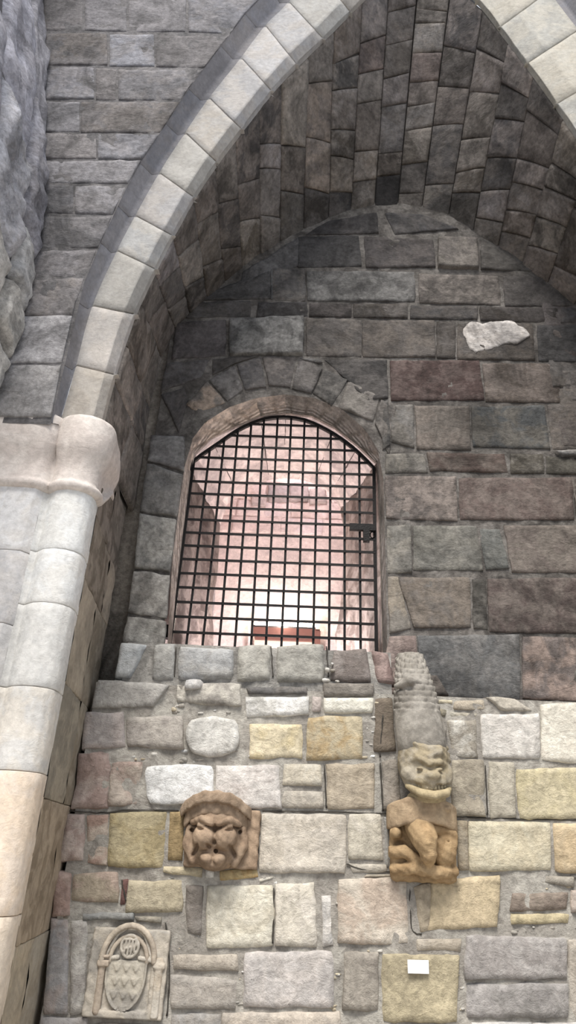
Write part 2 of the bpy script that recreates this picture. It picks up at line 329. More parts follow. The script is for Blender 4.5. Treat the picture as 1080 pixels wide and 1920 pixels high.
for a in ((325, 1318, 450, 1342, 16), (340, 1405, 470, 1428, 12), (680, 1345, 700, 1425, 10), (455, 1645, 570, 1658, 8), (700, 1300, 735, 1320, 5), (955, 1640, 1080, 1672, 16),
          (960, 1735, 1080, 1748, 8), (625, 1650, 660, 1780, 10), (225, 1395, 300, 1425, 8), (620, 1780, 640, 1900, 12), (860, 1790, 880, 1910, 8), (310, 1640, 350, 1665, 6),
          (330, 1750, 380, 1785, 8), (440, 1785, 460, 1890, 9), (545, 1780, 760, 1790, 10), (610, 1240, 640, 1285, 7), (125, 1290, 150, 1500, 10), (95, 1560, 130, 1800, 14), (785, 1640, 830, 1655, 3)):
    rubble(B, YL, *a, KL, bits)
for line in ([(118, 1519), (150, 1522), (200, 1524), (240, 1519), (335, 1520)], [(492, 1521), (600, 1522), (735, 1526)], [(852, 1531), (950, 1535), (1090, 1538)], [(718, 1340), (712, 1420)], [(713, 1430), (718, 1520)],
             [(488, 1526), (484, 1600)], [(853, 1545), (854, 1630)], [(228, 1650), (236, 1690)], [(310, 1730), (318, 1810), (313, 1905)], [(513, 1665), (511, 1770)], [(768, 1665), (772, 1740), (790, 1752)], [(612, 1212), (616, 1270)], [(508, 1212), (512, 1270)],
             [(330, 1214), (327, 1270)], [(608, 1435), (612, 1515)], [(170, 1904), (300, 1911)], [(650, 1620), (690, 1632), (780, 1636)], [(910, 1435), (914, 1528)]):
    P_l = [at(x, y, (YS if y < 1280 else YL)-.014) for x, y in line]; nn = 4*len(P_l)
    pp = [cat(P_l, (len(P_l)-1)*i/nn)+Vector((.006*noise.noise(Vector((i*.8, line[0][0], 0))), 0, .006*noise.noise(Vector((i*.8, line[0][1], 5))))) for i in range(nn+1)]
    B.tube(pp, [.007*(.5+.8*abs(noise.noise(Vector((i*.7, line[0][0], 9))))) for i in range(nn+1)], lin((70, 66, 60), KL), 5)
def courses(B, Y, x0f, x1, z0, z1, cols_, k, **kw):       # plain squared blocks beyond the right of the frame
    z = z1
    while z > z0:
        hh = random.uniform(.22, .34); x = x0f(z-hh/2)+random.uniform(0, .05)
        while x < x1:
            w_ = random.uniform(.3, .55); a, b = tones(random.choice(cols_), k, .06)
            stone(B, plane(Y), [(x, z), (x+w_, z), (x+w_, z-hh), (x, z-hh)], kw['h'], a, b, r=.012, rough=.008, wob=.011, corner=.09, back=kw['back']); x += w_+kw['g']
        z -= hh+kw['g']
courses(B, YL, lambda z: at(1092, 1600, YL).x+.03, 2.75, .1, 2.53, [L_, T, W, Yl, G], KL, h=.024, back=.03, g=.03)
lower = tag(B.build('wall_lower', M_ROUGH), kind='structure')

# ================================================================== UPPER WALL
B = MB()
OPEN = [(313, 1230), (322, 1069), (331, 977), (345, 880), (352, 835), (385, 792), (430, 764), (480, 747), (535, 740), (590, 747), (640, 767), (685, 806), (712, 850), (719, 900), (727, 1100), (733, 1230)]
OW = [xz(x, y, YU) for x, y in OPEN]
arch_px = OW[3:14]
def arch_top(x):
    for (x0, z0), (x1, z1) in zip(arch_px, arch_px[1:]):
        if x0 <= x <= x1: return z0+(z1-z0)*(x-x0)/max(x1-x0, 1e-6)
    return None
mort = (86, 81, 77)
def ubk(x0, x1, z0f, z1, Yq, n):
    for i in range(n):
        xa, xb = x0+(x1-x0)*i/n, x0+(x1-x0)*(i+1)/n; m = 26
        pts = []
        for j in range(m):
            for x in (xa, xb):
                zb = z0f(x); z = zb+(z1-zb)*j/(m-1)
                pts.append((x, Yq-.014+.006*noise.noise(Vector((x*7, z*7, 3))), z))
        B.grid(pts, 2, m, lin(mort, KU), lin((112, 107, 102), KU), r=.37)
XL, XR = arch_px[0][0], arch_px[-1][0]
ubk(-1.27, XL, lambda x: 2.4, 8.2, YU+.012, 6)
ubk(XL, XR, lambda x: arch_top(min(max(x, XL), XR)), 8.2, YU+.012, 40)
ubk(XR, 3.1, lambda x: 2.4, 8.2, YU+.012, 40)
B.box(-1.6, -1.2, YU+.10, YU+.3, 2.4, 8.2, lin((130, 122, 112), KU*1.6))          # the recess beside the jamb
B.box(-1.28, -1.26, YU+.01, YU+.2, 2.4, 5.0, lin((120, 114, 106), KU*1.5))
UZ = (680, 560, .39565); VZ = (280, 560, .46296); Z2 = (540, 0, .5); Z3 = (0, 560, .39604); PX = (0, 0, 1)
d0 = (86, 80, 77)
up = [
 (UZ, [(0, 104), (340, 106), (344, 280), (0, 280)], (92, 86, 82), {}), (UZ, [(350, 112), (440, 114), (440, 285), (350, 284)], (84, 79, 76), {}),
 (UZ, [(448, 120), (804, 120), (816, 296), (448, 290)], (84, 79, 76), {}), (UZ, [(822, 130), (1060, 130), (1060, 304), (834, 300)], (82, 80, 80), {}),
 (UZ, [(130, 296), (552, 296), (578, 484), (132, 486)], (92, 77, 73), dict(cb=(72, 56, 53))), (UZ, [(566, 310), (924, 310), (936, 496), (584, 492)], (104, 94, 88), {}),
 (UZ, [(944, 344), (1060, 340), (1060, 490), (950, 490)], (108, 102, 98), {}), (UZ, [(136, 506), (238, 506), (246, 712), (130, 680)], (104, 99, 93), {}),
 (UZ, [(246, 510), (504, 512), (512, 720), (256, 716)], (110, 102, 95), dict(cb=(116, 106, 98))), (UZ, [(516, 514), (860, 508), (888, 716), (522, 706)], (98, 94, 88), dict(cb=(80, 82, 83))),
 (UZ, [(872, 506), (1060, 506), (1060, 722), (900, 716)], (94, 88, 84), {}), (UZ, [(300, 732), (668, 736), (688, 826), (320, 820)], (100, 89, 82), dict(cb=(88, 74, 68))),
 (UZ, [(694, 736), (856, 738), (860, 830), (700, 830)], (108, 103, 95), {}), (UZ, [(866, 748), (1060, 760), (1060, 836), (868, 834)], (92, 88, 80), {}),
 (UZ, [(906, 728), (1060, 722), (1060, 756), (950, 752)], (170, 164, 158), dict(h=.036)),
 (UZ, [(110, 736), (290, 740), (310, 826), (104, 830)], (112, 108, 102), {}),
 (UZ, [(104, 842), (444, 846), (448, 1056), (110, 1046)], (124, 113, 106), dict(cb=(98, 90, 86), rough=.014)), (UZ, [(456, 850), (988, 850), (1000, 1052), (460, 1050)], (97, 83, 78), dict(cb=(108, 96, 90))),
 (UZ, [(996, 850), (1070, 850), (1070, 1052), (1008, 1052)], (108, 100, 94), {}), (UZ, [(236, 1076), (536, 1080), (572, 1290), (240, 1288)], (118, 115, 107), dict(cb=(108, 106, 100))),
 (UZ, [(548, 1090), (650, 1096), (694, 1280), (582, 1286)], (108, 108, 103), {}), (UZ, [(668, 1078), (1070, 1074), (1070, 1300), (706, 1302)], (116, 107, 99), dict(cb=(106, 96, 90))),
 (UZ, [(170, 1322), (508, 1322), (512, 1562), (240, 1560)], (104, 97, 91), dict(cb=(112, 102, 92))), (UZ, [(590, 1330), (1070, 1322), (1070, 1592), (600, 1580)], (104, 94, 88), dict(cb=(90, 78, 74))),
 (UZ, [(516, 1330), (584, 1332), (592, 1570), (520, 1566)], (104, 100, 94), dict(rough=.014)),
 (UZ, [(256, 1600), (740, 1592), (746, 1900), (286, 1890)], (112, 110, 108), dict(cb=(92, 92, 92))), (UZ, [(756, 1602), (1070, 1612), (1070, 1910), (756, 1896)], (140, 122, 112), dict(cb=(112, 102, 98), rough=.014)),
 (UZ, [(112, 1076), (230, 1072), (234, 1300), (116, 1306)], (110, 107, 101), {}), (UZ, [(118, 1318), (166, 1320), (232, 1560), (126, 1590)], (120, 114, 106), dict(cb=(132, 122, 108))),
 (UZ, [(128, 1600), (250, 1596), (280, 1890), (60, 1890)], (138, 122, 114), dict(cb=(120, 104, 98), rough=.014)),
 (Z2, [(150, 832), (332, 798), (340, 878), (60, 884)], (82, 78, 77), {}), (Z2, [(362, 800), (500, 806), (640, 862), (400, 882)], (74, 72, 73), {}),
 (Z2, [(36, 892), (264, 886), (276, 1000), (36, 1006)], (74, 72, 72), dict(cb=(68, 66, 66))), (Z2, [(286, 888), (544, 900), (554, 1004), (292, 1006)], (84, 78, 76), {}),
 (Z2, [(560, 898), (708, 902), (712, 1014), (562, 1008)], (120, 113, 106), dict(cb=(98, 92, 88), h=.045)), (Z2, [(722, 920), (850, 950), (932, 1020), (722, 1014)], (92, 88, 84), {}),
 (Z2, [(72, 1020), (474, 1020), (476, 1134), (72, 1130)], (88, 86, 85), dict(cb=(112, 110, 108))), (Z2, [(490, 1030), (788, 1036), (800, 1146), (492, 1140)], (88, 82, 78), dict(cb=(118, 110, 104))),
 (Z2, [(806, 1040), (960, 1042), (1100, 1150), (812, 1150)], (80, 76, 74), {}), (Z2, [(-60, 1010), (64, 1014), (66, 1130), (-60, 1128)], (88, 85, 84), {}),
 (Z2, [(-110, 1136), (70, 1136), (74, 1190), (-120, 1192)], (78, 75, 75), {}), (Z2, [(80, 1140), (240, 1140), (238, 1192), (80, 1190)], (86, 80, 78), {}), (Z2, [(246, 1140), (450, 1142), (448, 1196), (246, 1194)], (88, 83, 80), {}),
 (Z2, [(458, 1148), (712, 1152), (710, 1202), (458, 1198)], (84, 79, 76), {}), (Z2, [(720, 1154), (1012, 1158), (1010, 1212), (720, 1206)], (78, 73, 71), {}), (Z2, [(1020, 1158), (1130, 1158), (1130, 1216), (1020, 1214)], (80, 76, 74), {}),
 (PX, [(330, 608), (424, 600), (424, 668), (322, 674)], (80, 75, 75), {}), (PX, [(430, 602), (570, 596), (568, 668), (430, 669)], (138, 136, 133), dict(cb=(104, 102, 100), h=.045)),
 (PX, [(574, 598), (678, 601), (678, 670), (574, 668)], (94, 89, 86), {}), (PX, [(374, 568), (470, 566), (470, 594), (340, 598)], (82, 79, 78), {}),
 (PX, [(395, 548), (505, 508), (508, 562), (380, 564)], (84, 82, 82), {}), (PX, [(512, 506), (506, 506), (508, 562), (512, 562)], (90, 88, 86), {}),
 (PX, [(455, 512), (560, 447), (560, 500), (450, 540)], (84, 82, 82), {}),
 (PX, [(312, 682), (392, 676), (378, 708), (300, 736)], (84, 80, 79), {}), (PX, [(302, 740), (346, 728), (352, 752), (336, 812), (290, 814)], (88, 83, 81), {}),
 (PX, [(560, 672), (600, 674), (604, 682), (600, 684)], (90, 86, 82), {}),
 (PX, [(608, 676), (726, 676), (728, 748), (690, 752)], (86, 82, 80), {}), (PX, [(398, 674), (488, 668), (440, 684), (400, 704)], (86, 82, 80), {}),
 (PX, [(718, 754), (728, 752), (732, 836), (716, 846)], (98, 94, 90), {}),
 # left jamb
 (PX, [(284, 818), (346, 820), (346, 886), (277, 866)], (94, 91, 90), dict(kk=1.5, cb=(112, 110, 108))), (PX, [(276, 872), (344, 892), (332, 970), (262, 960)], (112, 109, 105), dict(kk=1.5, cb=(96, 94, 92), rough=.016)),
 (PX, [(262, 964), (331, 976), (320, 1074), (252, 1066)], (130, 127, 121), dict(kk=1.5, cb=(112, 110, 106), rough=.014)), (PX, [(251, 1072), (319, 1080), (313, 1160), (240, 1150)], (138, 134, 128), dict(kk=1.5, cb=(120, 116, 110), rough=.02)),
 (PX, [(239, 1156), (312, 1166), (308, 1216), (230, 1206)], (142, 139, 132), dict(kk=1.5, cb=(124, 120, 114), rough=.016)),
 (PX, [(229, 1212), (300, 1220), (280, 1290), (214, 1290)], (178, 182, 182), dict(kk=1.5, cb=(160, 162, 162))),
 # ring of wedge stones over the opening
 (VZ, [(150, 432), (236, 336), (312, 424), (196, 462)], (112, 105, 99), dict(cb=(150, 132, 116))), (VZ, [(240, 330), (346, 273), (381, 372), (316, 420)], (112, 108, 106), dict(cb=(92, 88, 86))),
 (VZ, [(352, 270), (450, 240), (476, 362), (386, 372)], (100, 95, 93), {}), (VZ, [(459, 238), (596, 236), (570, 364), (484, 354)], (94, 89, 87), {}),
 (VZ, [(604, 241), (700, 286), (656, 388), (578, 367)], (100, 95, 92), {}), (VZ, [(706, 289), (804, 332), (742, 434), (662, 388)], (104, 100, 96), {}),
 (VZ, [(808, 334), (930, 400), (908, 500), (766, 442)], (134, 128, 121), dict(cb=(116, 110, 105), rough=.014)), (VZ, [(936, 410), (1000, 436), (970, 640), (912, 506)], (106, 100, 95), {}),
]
for z, q, c, kw in up:
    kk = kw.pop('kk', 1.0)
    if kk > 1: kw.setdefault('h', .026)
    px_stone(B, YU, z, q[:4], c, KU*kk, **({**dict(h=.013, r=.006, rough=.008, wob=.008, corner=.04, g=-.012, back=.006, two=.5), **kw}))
px_stone(B, YU, UZ, [(440, 128), (740, 112), (830, 190), (520, 280)], (186, 180, 176), KU, h=.022, r=.006, corner=.75, wob=.05, rough=.004, back=.01, two=.08)
# inner face of the wall around the opening: from the wall face back to the grate
outer = [Vector((x, YU-.005, z)) for x, z in OW]
GR = [(319, 1230), (330, 1110), (342, 1010), (358, 882), (366, 850), (396, 822), (440, 800), (488, 780), (536, 774), (585, 780), (628, 802), (672, 836), (706, 868), (709, 900), (714, 1080), (718, 1230)]
inner = [at(x, y, YG-.02) for x, y in GR]
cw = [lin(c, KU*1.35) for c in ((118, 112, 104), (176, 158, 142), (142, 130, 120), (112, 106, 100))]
for i in range(len(outer)-1):
    pts = []; n = 6; m = 7
    for j in range(m):
        for a in range(n):
            s = a/(n-1); t = j/(m-1)
            p = (outer[i]*(1-s)+outer[i+1]*s)*(1-t)+(inner[i]*(1-s)+inner[i+1]*s)*t
            e = .012*noise.noise(p*9)*math.sin(math.pi*t); pts.append(p+Vector((e, 0, e)))
    B.grid(pts, n, m, cw[1] if 3 <= i <= 6 else cw[2] if i < 3 else cw[3], cw[2] if i < 8 else cw[3], r=.11*(i//2))
# dark sloping block beside the dragon
px_stone(B, YU-.14, Z8, [(436, 146), (492, 146), (552, 244), (452, 244)], (104, 96, 90), KU*.75, h=.03, r=.012, corner=.02, wob=.003, back=.16)
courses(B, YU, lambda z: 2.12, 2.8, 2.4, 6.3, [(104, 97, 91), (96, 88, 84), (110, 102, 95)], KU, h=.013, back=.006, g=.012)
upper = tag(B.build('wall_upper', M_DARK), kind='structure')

# ================================================================== LOFTED SURFACES (front arch and vault)
AR = [(185, 815), (212, 707), (250, 590), (290, 503), (322, 440), (362, 368), (405, 302), (452, 240), (508, 168), (555, 118), (600, 75), (650, 25), (712, -32), (785, -66), (845, -48),
      (900, 0), (955, 70), (1003, 133), (1060, 213), (1110, 290), (1165, 385), (1215, 500), (1250, 620), (1275, 760), (1285, 860)]
FO = [(112, 795), (143, 690), (175, 575), (222, 470), (257, 405), (302, 325), (350, 250), (395, 185), (455, 110), (500, 50), (540, 10), (590, -45), (655, -112), (790, -172), (905, -140),
      (985, -70), (1043, 8), (1095, 75), (1155, 160), (1210, 250), (1270, 350), (1325, 480), (1365, 610), (1395, 755), (1410, 860)]
CO = [(96, 792), (116, 688), (143, 566), (190, 455), (220, 384), (263, 306), (312, 232), (354, 166), (415, 86), (460, 26), (500, -15), (552, -74), (620, -148), (790, -225), (925, -185),
      (1022, -110), (1082, -22), (1135, 48), (1195, 135), (1255, 228), (1318, 335), (1375, 470), (1420, 605), (1450, 755), (1465, 860)]
NL = len(AR)
c_ar = [at(x, y, YF+.07) for x, y in AR]
c_fo = [at(x, y, YF) for x, y in FO]
c_fi = []
for i in range(NL):
    k = .24 if i < 13 else .38; a, b = AR[i], FO[i]
    c_fi.append(at(a[0]+(b[0]-a[0])*k, a[1]+(b[1]-a[1])*k, YF))
c_co = [at(x, y, YF-.13) for x, y in CO]
c_in = [Vector((p.x, YF+.125, p.z)) for p in c_ar]
c_mid = [(a+b)/2+Vector((0, .055, 0)) for a, b in zip(c_fo, c_co)]
prof = [c_co, c_mid, c_fo, c_fi, c_ar, c_in]
acc = [0.0]
def ring_pt(u, v):                       # u: index along the arch, v: 0..5 across its moulding
    v = min(max(v, 0), 4.9999); i = int(v); f = v-i
    return cat(prof[i], u)*(1-f)+cat(prof[i+1], u)*f
def ring_S(u, v, h):
    p = ring_pt(u, v); e = 1e-2
    n = (ring_pt(u+e, v)-ring_pt(u-e, v)).cross(ring_pt(u, v+e)-ring_pt(u, v-e))
    if n.length < 1e-9: return p
    n.normalize()
    if n.y > 0: n = -n
    return p+n*h
def block(B, S, u0, u1, vs, nu, h, a, b, edge=.006, gap=.02, rough=.003, ends=True):
    """a voussoir: follows the moulding exactly, sunk joints at both ends"""
    pts = []; o = random.random()*40
    us = [u0, u0+gap*.35, u0+gap]+[u0+gap+(u1-u0-2*gap)*i/nu for i in range(1, nu)]+[u1-gap, u1-gap*.35, u1]
    for iu, u in enumerate(us):
        d = -.03 if iu in (0, len(us)-1) else (-edge if iu in (1, len(us)-2) else 0)
        for v in vs:
            p = S(u, v, h+d); k = rough*noise.noise(Vector((p.x*8+o, p.y*8, p.z*8)))+rough*.6*noise.noise(Vector((p.x*24+o, p.y*24, p.z*24)))
            pts.append(S(u, v, h+d+k))
    B.grid(pts, len(vs), len(us), a, b)
B = MB()
js = [0, 1.05, 2.02, 3.0, 4.0, 5.0, 6.0, 7.0, 8.0, 9.0, 10.1, 11.1, 12.0, 13.0, 14.0, 14.95, 15.7, 16.75, 17.75, 18.8, 19.8, 20.8, 21.8, 22.9, 24.0]
face_vs = [1.75, 1.9, 2.0, 2.2, 2.4, 2.6, 2.8, 2.93, 3.0, 3.08, 3.3, 3.6, 3.85, 3.96, 4.0, 4.06, 4.3, 4.8, 4.99]
cols = [(204, 199, 193), (200, 195, 188), (206, 200, 195), (198, 190, 180), (194, 190, 183), (200, 196, 190)]
for i, (a, b) in enumerate(zip(js, js[1:])):
    c, c2 = tones(random.choice(cols) if a < 13 else (212, 206, 192), KR, .06, .10)
    block(B, ring_S, a, b, face_vs, 8, 0, c, c2)
    c, c2 = tones((128, 126, 130), KS, .06, .12)
    block(B, ring_S, a, b, [0, .1, .3, .5, .7, .9, 1.0, 1.2, 1.4, 1.6, 1.75], 8, -.002, c, c2, rough=.004, edge=.0015, gap=.006)
trim = tag(B.build('trim_1', M_SMOOTH), kind='structure')

# vault: straight courses from the front arch back to the wall
VL = [((185, 815), (250, 960)), ((212, 707), (268, 850)), ((234, 640), (280, 765)), ((262, 562), (304, 672)), ((290, 503), (330, 618)), ((325, 437), (357, 590)), ((363, 368), (388, 562)), ((403, 305), (422, 533)), ((442, 253), (456, 507)), ((488, 194), (489, 482)),
      ((530, 145), (525, 460)), ((578, 96), (569, 437)), ((628, 47), (616, 418)), ((680, -8), (658, 405)), ((732, -46), (702, 396)), ((788, -64), (745, 394)), ((848, -44), (790, 399)), ((906, 8), (840, 412)),
      ((955, 70), (886, 440)), ((1003, 133), (932, 470)), ((1060, 213), (978, 500)), ((1110, 290), (1025, 536)), ((1165, 385), (1075, 576)), ((1215, 500), (1130, 640)), ((1250, 620), (1180, 730)), ((1275, 760), (1215, 860)), ((1285, 860), (1230, 930))]
fr = [at(a[0], a[1], YF+.07)+Vector((0, .05, 0)) for a, b in VL]; bk = [at(b[0], b[1], YU+.03) for a, b in VL]
def vault_S(u, v, h):                    # u: course index, v: 0 front .. 1 back
    i = min(max(int(u), 0), len(fr)-2); f = u-i
    def pt(u_, v_):
        i_ = min(max(int(u_), 0), len(fr)-2); f_ = u_-i_
        a = fr[i_]*(1-f_)+fr[i_+1]*f_; b = bk[i_]*(1-f_)+bk[i_+1]*f_
        return a*(1-v_)+b*v_
    p = pt(u, v); e = .02
    uu0, uu1 = i+.1, i+.9
    n = (pt(uu1, v)-pt(uu0, v)).cross(pt((uu0+uu1)/2, min(v+e, 1))-pt((uu0+uu1)/2, max(v-e, 0))).normalized()
    if n.dot(Vector((.75, 4.0, 4.0))-p) < 0: n = -n
    return p+n*h
B = MB()
KV = 1.22
vc = [(122, 114, 107), (114, 107, 101), (128, 120, 112), (106, 98, 92), (118, 110, 106), (114, 105, 99), (100, 94, 90)]
vn = []
for i in range(len(fr)):
    t = fr[min(i+1, len(fr)-1)]-fr[max(i-1, 0)]; n = t.cross(bk[i]-fr[i]).normalized()
    if n.dot(Vector((.75, 4, 4))-fr[i]) > 0: n = -n
    vn.append(n)
B.grid([(fr[i]*(1-j/6)+bk[i]*(j/6))+vn[i]*.05 for j in range(7) for i in range(len(fr))], len(fr), 7, lin((84, 79, 75), KV), None, .2)
for i in range(len(fr)-1):
    # mortar sheet of this course
    pts = [vault_S(i+s, t, -.017) for t in [j/10 for j in range(11)] for s in (0.0001, .9999)]
    B.grid(pts, 2, 11, lin((84, 79, 75), KV), lin((66, 62, 60), KV), r=.2)
    KSK = .13*max(-1, min(1, (14-i)/3))
    Lf = ((fr[i]-bk[i]).length+(fr[i+1]-bk[i+1]).length)/2; Wd = ((fr[i]-fr[i+1]).length+(bk[i]-bk[i+1]).length)/2
    n = max(2, int(Lf/random.uniform(.22, .42))) if i > 3 else 2
    cuts = [0]+sorted((j+random.uniform(-.28, .28))/n for j in range(1, n))+[1]
    for a, b in zip(cuts, cuts[1:]):
        base = random.choice(vc) if i > 2 else random.choice([(116, 107, 99), (112, 103, 96), (122, 113, 105)])
        if random.random() < .05: base = (116, 103, 97)
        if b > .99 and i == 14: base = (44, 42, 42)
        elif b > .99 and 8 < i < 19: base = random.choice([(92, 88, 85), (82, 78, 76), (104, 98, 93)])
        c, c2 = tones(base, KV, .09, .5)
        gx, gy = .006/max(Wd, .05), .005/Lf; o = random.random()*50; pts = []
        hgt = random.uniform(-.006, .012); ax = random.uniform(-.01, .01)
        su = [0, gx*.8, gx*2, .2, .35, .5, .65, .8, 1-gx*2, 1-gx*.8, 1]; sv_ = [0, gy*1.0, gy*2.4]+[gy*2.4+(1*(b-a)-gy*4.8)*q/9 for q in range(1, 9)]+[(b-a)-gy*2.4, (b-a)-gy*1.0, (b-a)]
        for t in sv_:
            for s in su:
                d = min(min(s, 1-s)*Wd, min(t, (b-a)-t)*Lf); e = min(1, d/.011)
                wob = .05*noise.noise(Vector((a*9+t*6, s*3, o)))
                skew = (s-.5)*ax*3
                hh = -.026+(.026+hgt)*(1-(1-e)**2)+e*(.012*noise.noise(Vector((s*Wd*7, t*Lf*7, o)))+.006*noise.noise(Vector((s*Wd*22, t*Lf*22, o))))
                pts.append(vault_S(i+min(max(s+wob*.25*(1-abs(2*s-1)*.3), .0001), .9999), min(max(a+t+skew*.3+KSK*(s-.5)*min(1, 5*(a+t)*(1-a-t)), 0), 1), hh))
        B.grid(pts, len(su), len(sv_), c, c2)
ceil = tag(B.build('ceiling', M_DARK), kind='structure')

# ================================================================== SPANDREL WALL (front plane above the arch)
B = MB()
YSP = YF-.13
co_l = [(p.x, p.z) for p in c_co]
def ring_edge(x):
    for (x0, z0), (x1, z1) in zip(co_l, co_l[1:]):
        if x0 <= x <= x1: return z0+(z1-z0)*(x-x0)/max(x1-x0, 1e-6)
    return None
xa, xb = co_l[0][0], co_l[-1][0]
def sbk(x0, x1, zf, n):
    for i in range(n):
        p0, p1 = x0+(x1-x0)*i/n, x0+(x1-x0)*(i+1)/n; m = 20; pts = []
        for j in range(m):
            for x in (p0, p1):
                zb = zf(x); pts.append((x, YSP-.001, zb+(13-zb)*j/(m-1)))
        B.grid(pts, 2, m, lin((118, 115, 116), KS), lin((104, 102, 104), KS), r=.6)
zc = at(60, 795, YSP).z
sbk(-5, xa, lambda x: zc, 14); sbk(xa, xb, lambda x: ring_edge(min(max(x, xa+1e-4), xb-1e-4)) or zc, 60); sbk(xb, 6.5, lambda x: 0, 10)
B.box(-5, 6.5, YF+.3, YF+.9, 10.6, 13, lin((110, 108, 108), KS))
Z1 = (0, 0, .5)
co_half = [(p.z, p.x) for p in c_co[:14]]
def span_S(u, v, h):
    for (z0, x0), (z1, x1) in zip(co_half, co_half[1:]):
        if z0 <= v <= z1: u = min(u, x0+(x1-x0)*(v-z0)/(z1-z0)-.004); break
    return Vector((u, YSP-h, v))
sps = [[(165, 0), (310, -20), (312, 114), (165, 116)], [(318, -20), (474, -20), (476, 120), (318, 116)], [(482, -20), (700, -20), (696, 120), (482, 122)], [(706, -20), (1000, -20), (895, 128), (706, 122)],
       [(165, 125), (402, 130), (406, 246), (165, 246)], [(410, 130), (580, 132), (580, 250), (410, 250)], [(584, 134), (865, 136), (775, 256), (584, 252)],
       [(165, 252), (354, 254), (354, 372), (165, 374)], [(360, 256), (438, 262), (436, 376), (360, 376)], [(444, 266), (765, 262), (695, 376), (444, 378)],
       [(165, 382), (300, 384), (298, 496), (165, 496)], [(304, 384), (690, 384), (600, 500), (304, 498)], [(162, 502), (362, 502), (362, 596), (162, 596)], [(367, 502), (600, 505), (535, 600), (367, 598)],
       [(160, 604), (535, 606), (480, 690), (160, 686)], [(160, 694), (276, 698), (276, 802), (158, 800)], [(281, 698), (474, 698), (425, 806), (281, 802)], [(155, 814), (420, 814), (370, 930), (150, 934)],
       [(112, 944), (364, 940), (320, 1036), (102, 1042)], [(90, 1050), (314, 1044), (280, 1186), (90, 1186)]]
for q in sps: px_stone(B, YSP, Z1, q, random.choice([(130, 127, 130), (124, 121, 123), (134, 132, 136), (120, 116, 117), (128, 124, 125)]), KS, S=span_S, h=.006, r=.005, rough=.008, wob=.006, corner=.03, two=.2, back=.005)
for q, c in (([(44, 92), (420, 78), (356, 306), (0, 310)], (160, 158, 161)), ([(-60, 318), (350, 314), (284, 568), (-60, 562)], (152, 150, 151)), ([(-260, 90), (40, 92), (-4, 310), (-300, 310)], (150, 148, 150))):
    px_stone(B, YSP, Z3, q, c, KS, S=span_S, h=.012, r=.008, rough=.007, two=.14, back=.005)
# plainer courses beyond the frame
z = 10.2
spand = tag(B.build('wall_front', M_DARK), kind='structure')

# ================================================================== PILASTER
PATH = [(-5.0, 3.52), (-1.66, 3.52), (-1.585, 3.53), (-1.55, 3.575), (-1.525, 3.60), (-1.50, 3.575), (-1.46, 3.545), (-1.40, 3.53), (-1.34, 3.54), (-1.295, 3.57), (-1.268, 3.615), (-1.262, 3.67), (-1.272, 3.75), (-1.375, 4.72), (-1.40, 4.80), (-1.55, 4.86), (-1.55, 5.0)]
PV = [Vector((x, y, 0)) for x, y in PATH]
PL = [0.0]
for a, b in zip(PV, PV[1:]): PL.append(PL[-1]+(b-a).length)
def path_pt(u):
    u = min(max(u, 0), PL[-1]-1e-6)
    for i in range(len(PL)-1):
        if PL[i] <= u <= PL[i+1]:
            f = (u-PL[i])/(PL[i+1]-PL[i]); return PV[i]*(1-f)+PV[i+1]*f
def path_n(u, e=.018):
    t = path_pt(u+e)-path_pt(u-e); t.normalize(); return Vector((t.y, -t.x, 0))
def pil_S(u, z, h):
    p = path_pt(u); return Vector((p.x, p.y, z))+path_n(u)*h
UG, UE, UR, UB = PL[3], PL[11], PL[12], PL[14]
def zp(py, px=110, Y=YF): return at(px, py, Y).z
def pstone(B, u0, u1, z0, z1, us, c, k, two=.1, edge=.004, gap=.006, rough=.003, var=.04):
    a, b = tones(c, k, var, two); o = random.random()*40
    zs = [z0, z0+gap*.4, z0+gap]+[z0+gap+(z1-z0-2*gap)*i/10 for i in range(1, 10)]+[z1-gap, z1-gap*.4, z1]
    pts = []
    for iz, z in enumerate(zs):
        dz = -.02 if iz in (0, len(zs)-1) else (-edge*.5 if iz in (1, len(zs)-2) else 0)
        for iu, u in enumerate(us):
            p = pil_S(u, z, 0); k_ = rough*noise.noise(Vector((p.x*7+o, p.y*7, p.z*7)))+rough*.7*noise.noise(Vector((p.x*21+o, p.y*21, p.z*21)))
            pts.append(pil_S(u, z, dz+k_))
    B.grid(pts, len(us), len(zs), a, b)
B = MB()
bu = [PL[-1]*j/160 for j in range(161)]
B.grid([pil_S(u, z, -.028) for z in (0, 1, 2, 3, zp(800, 130)) for u in bu], 161, 5, lin((150, 140, 126), KP))
roll_us = [UG+(UE-UG)*i/26 for i in range(27)]+[UE+.03, UR, UR+.012]
rj = [0, zp(1990, 20), zp(1720, 40), zp(1448, 60), zp(1292, 90), zp(1137, 120), zp(1037, 130), zp(925, 130)]
rc = [(205, 186, 162), (216, 200, 180), (226, 208, 188), (206, 203, 198), (212, 210, 205), (210, 208, 203), (210, 209, 205), (208, 206, 200)]
for i, (a, b) in enumerate(zip(rj, rj[1:])): pstone(B, UG, UR, a, b, roll_us, rc[i], KP)
pstone(B, UG, UR, rj[-1], zp(790, 130), roll_us, (206, 203, 197), KP)
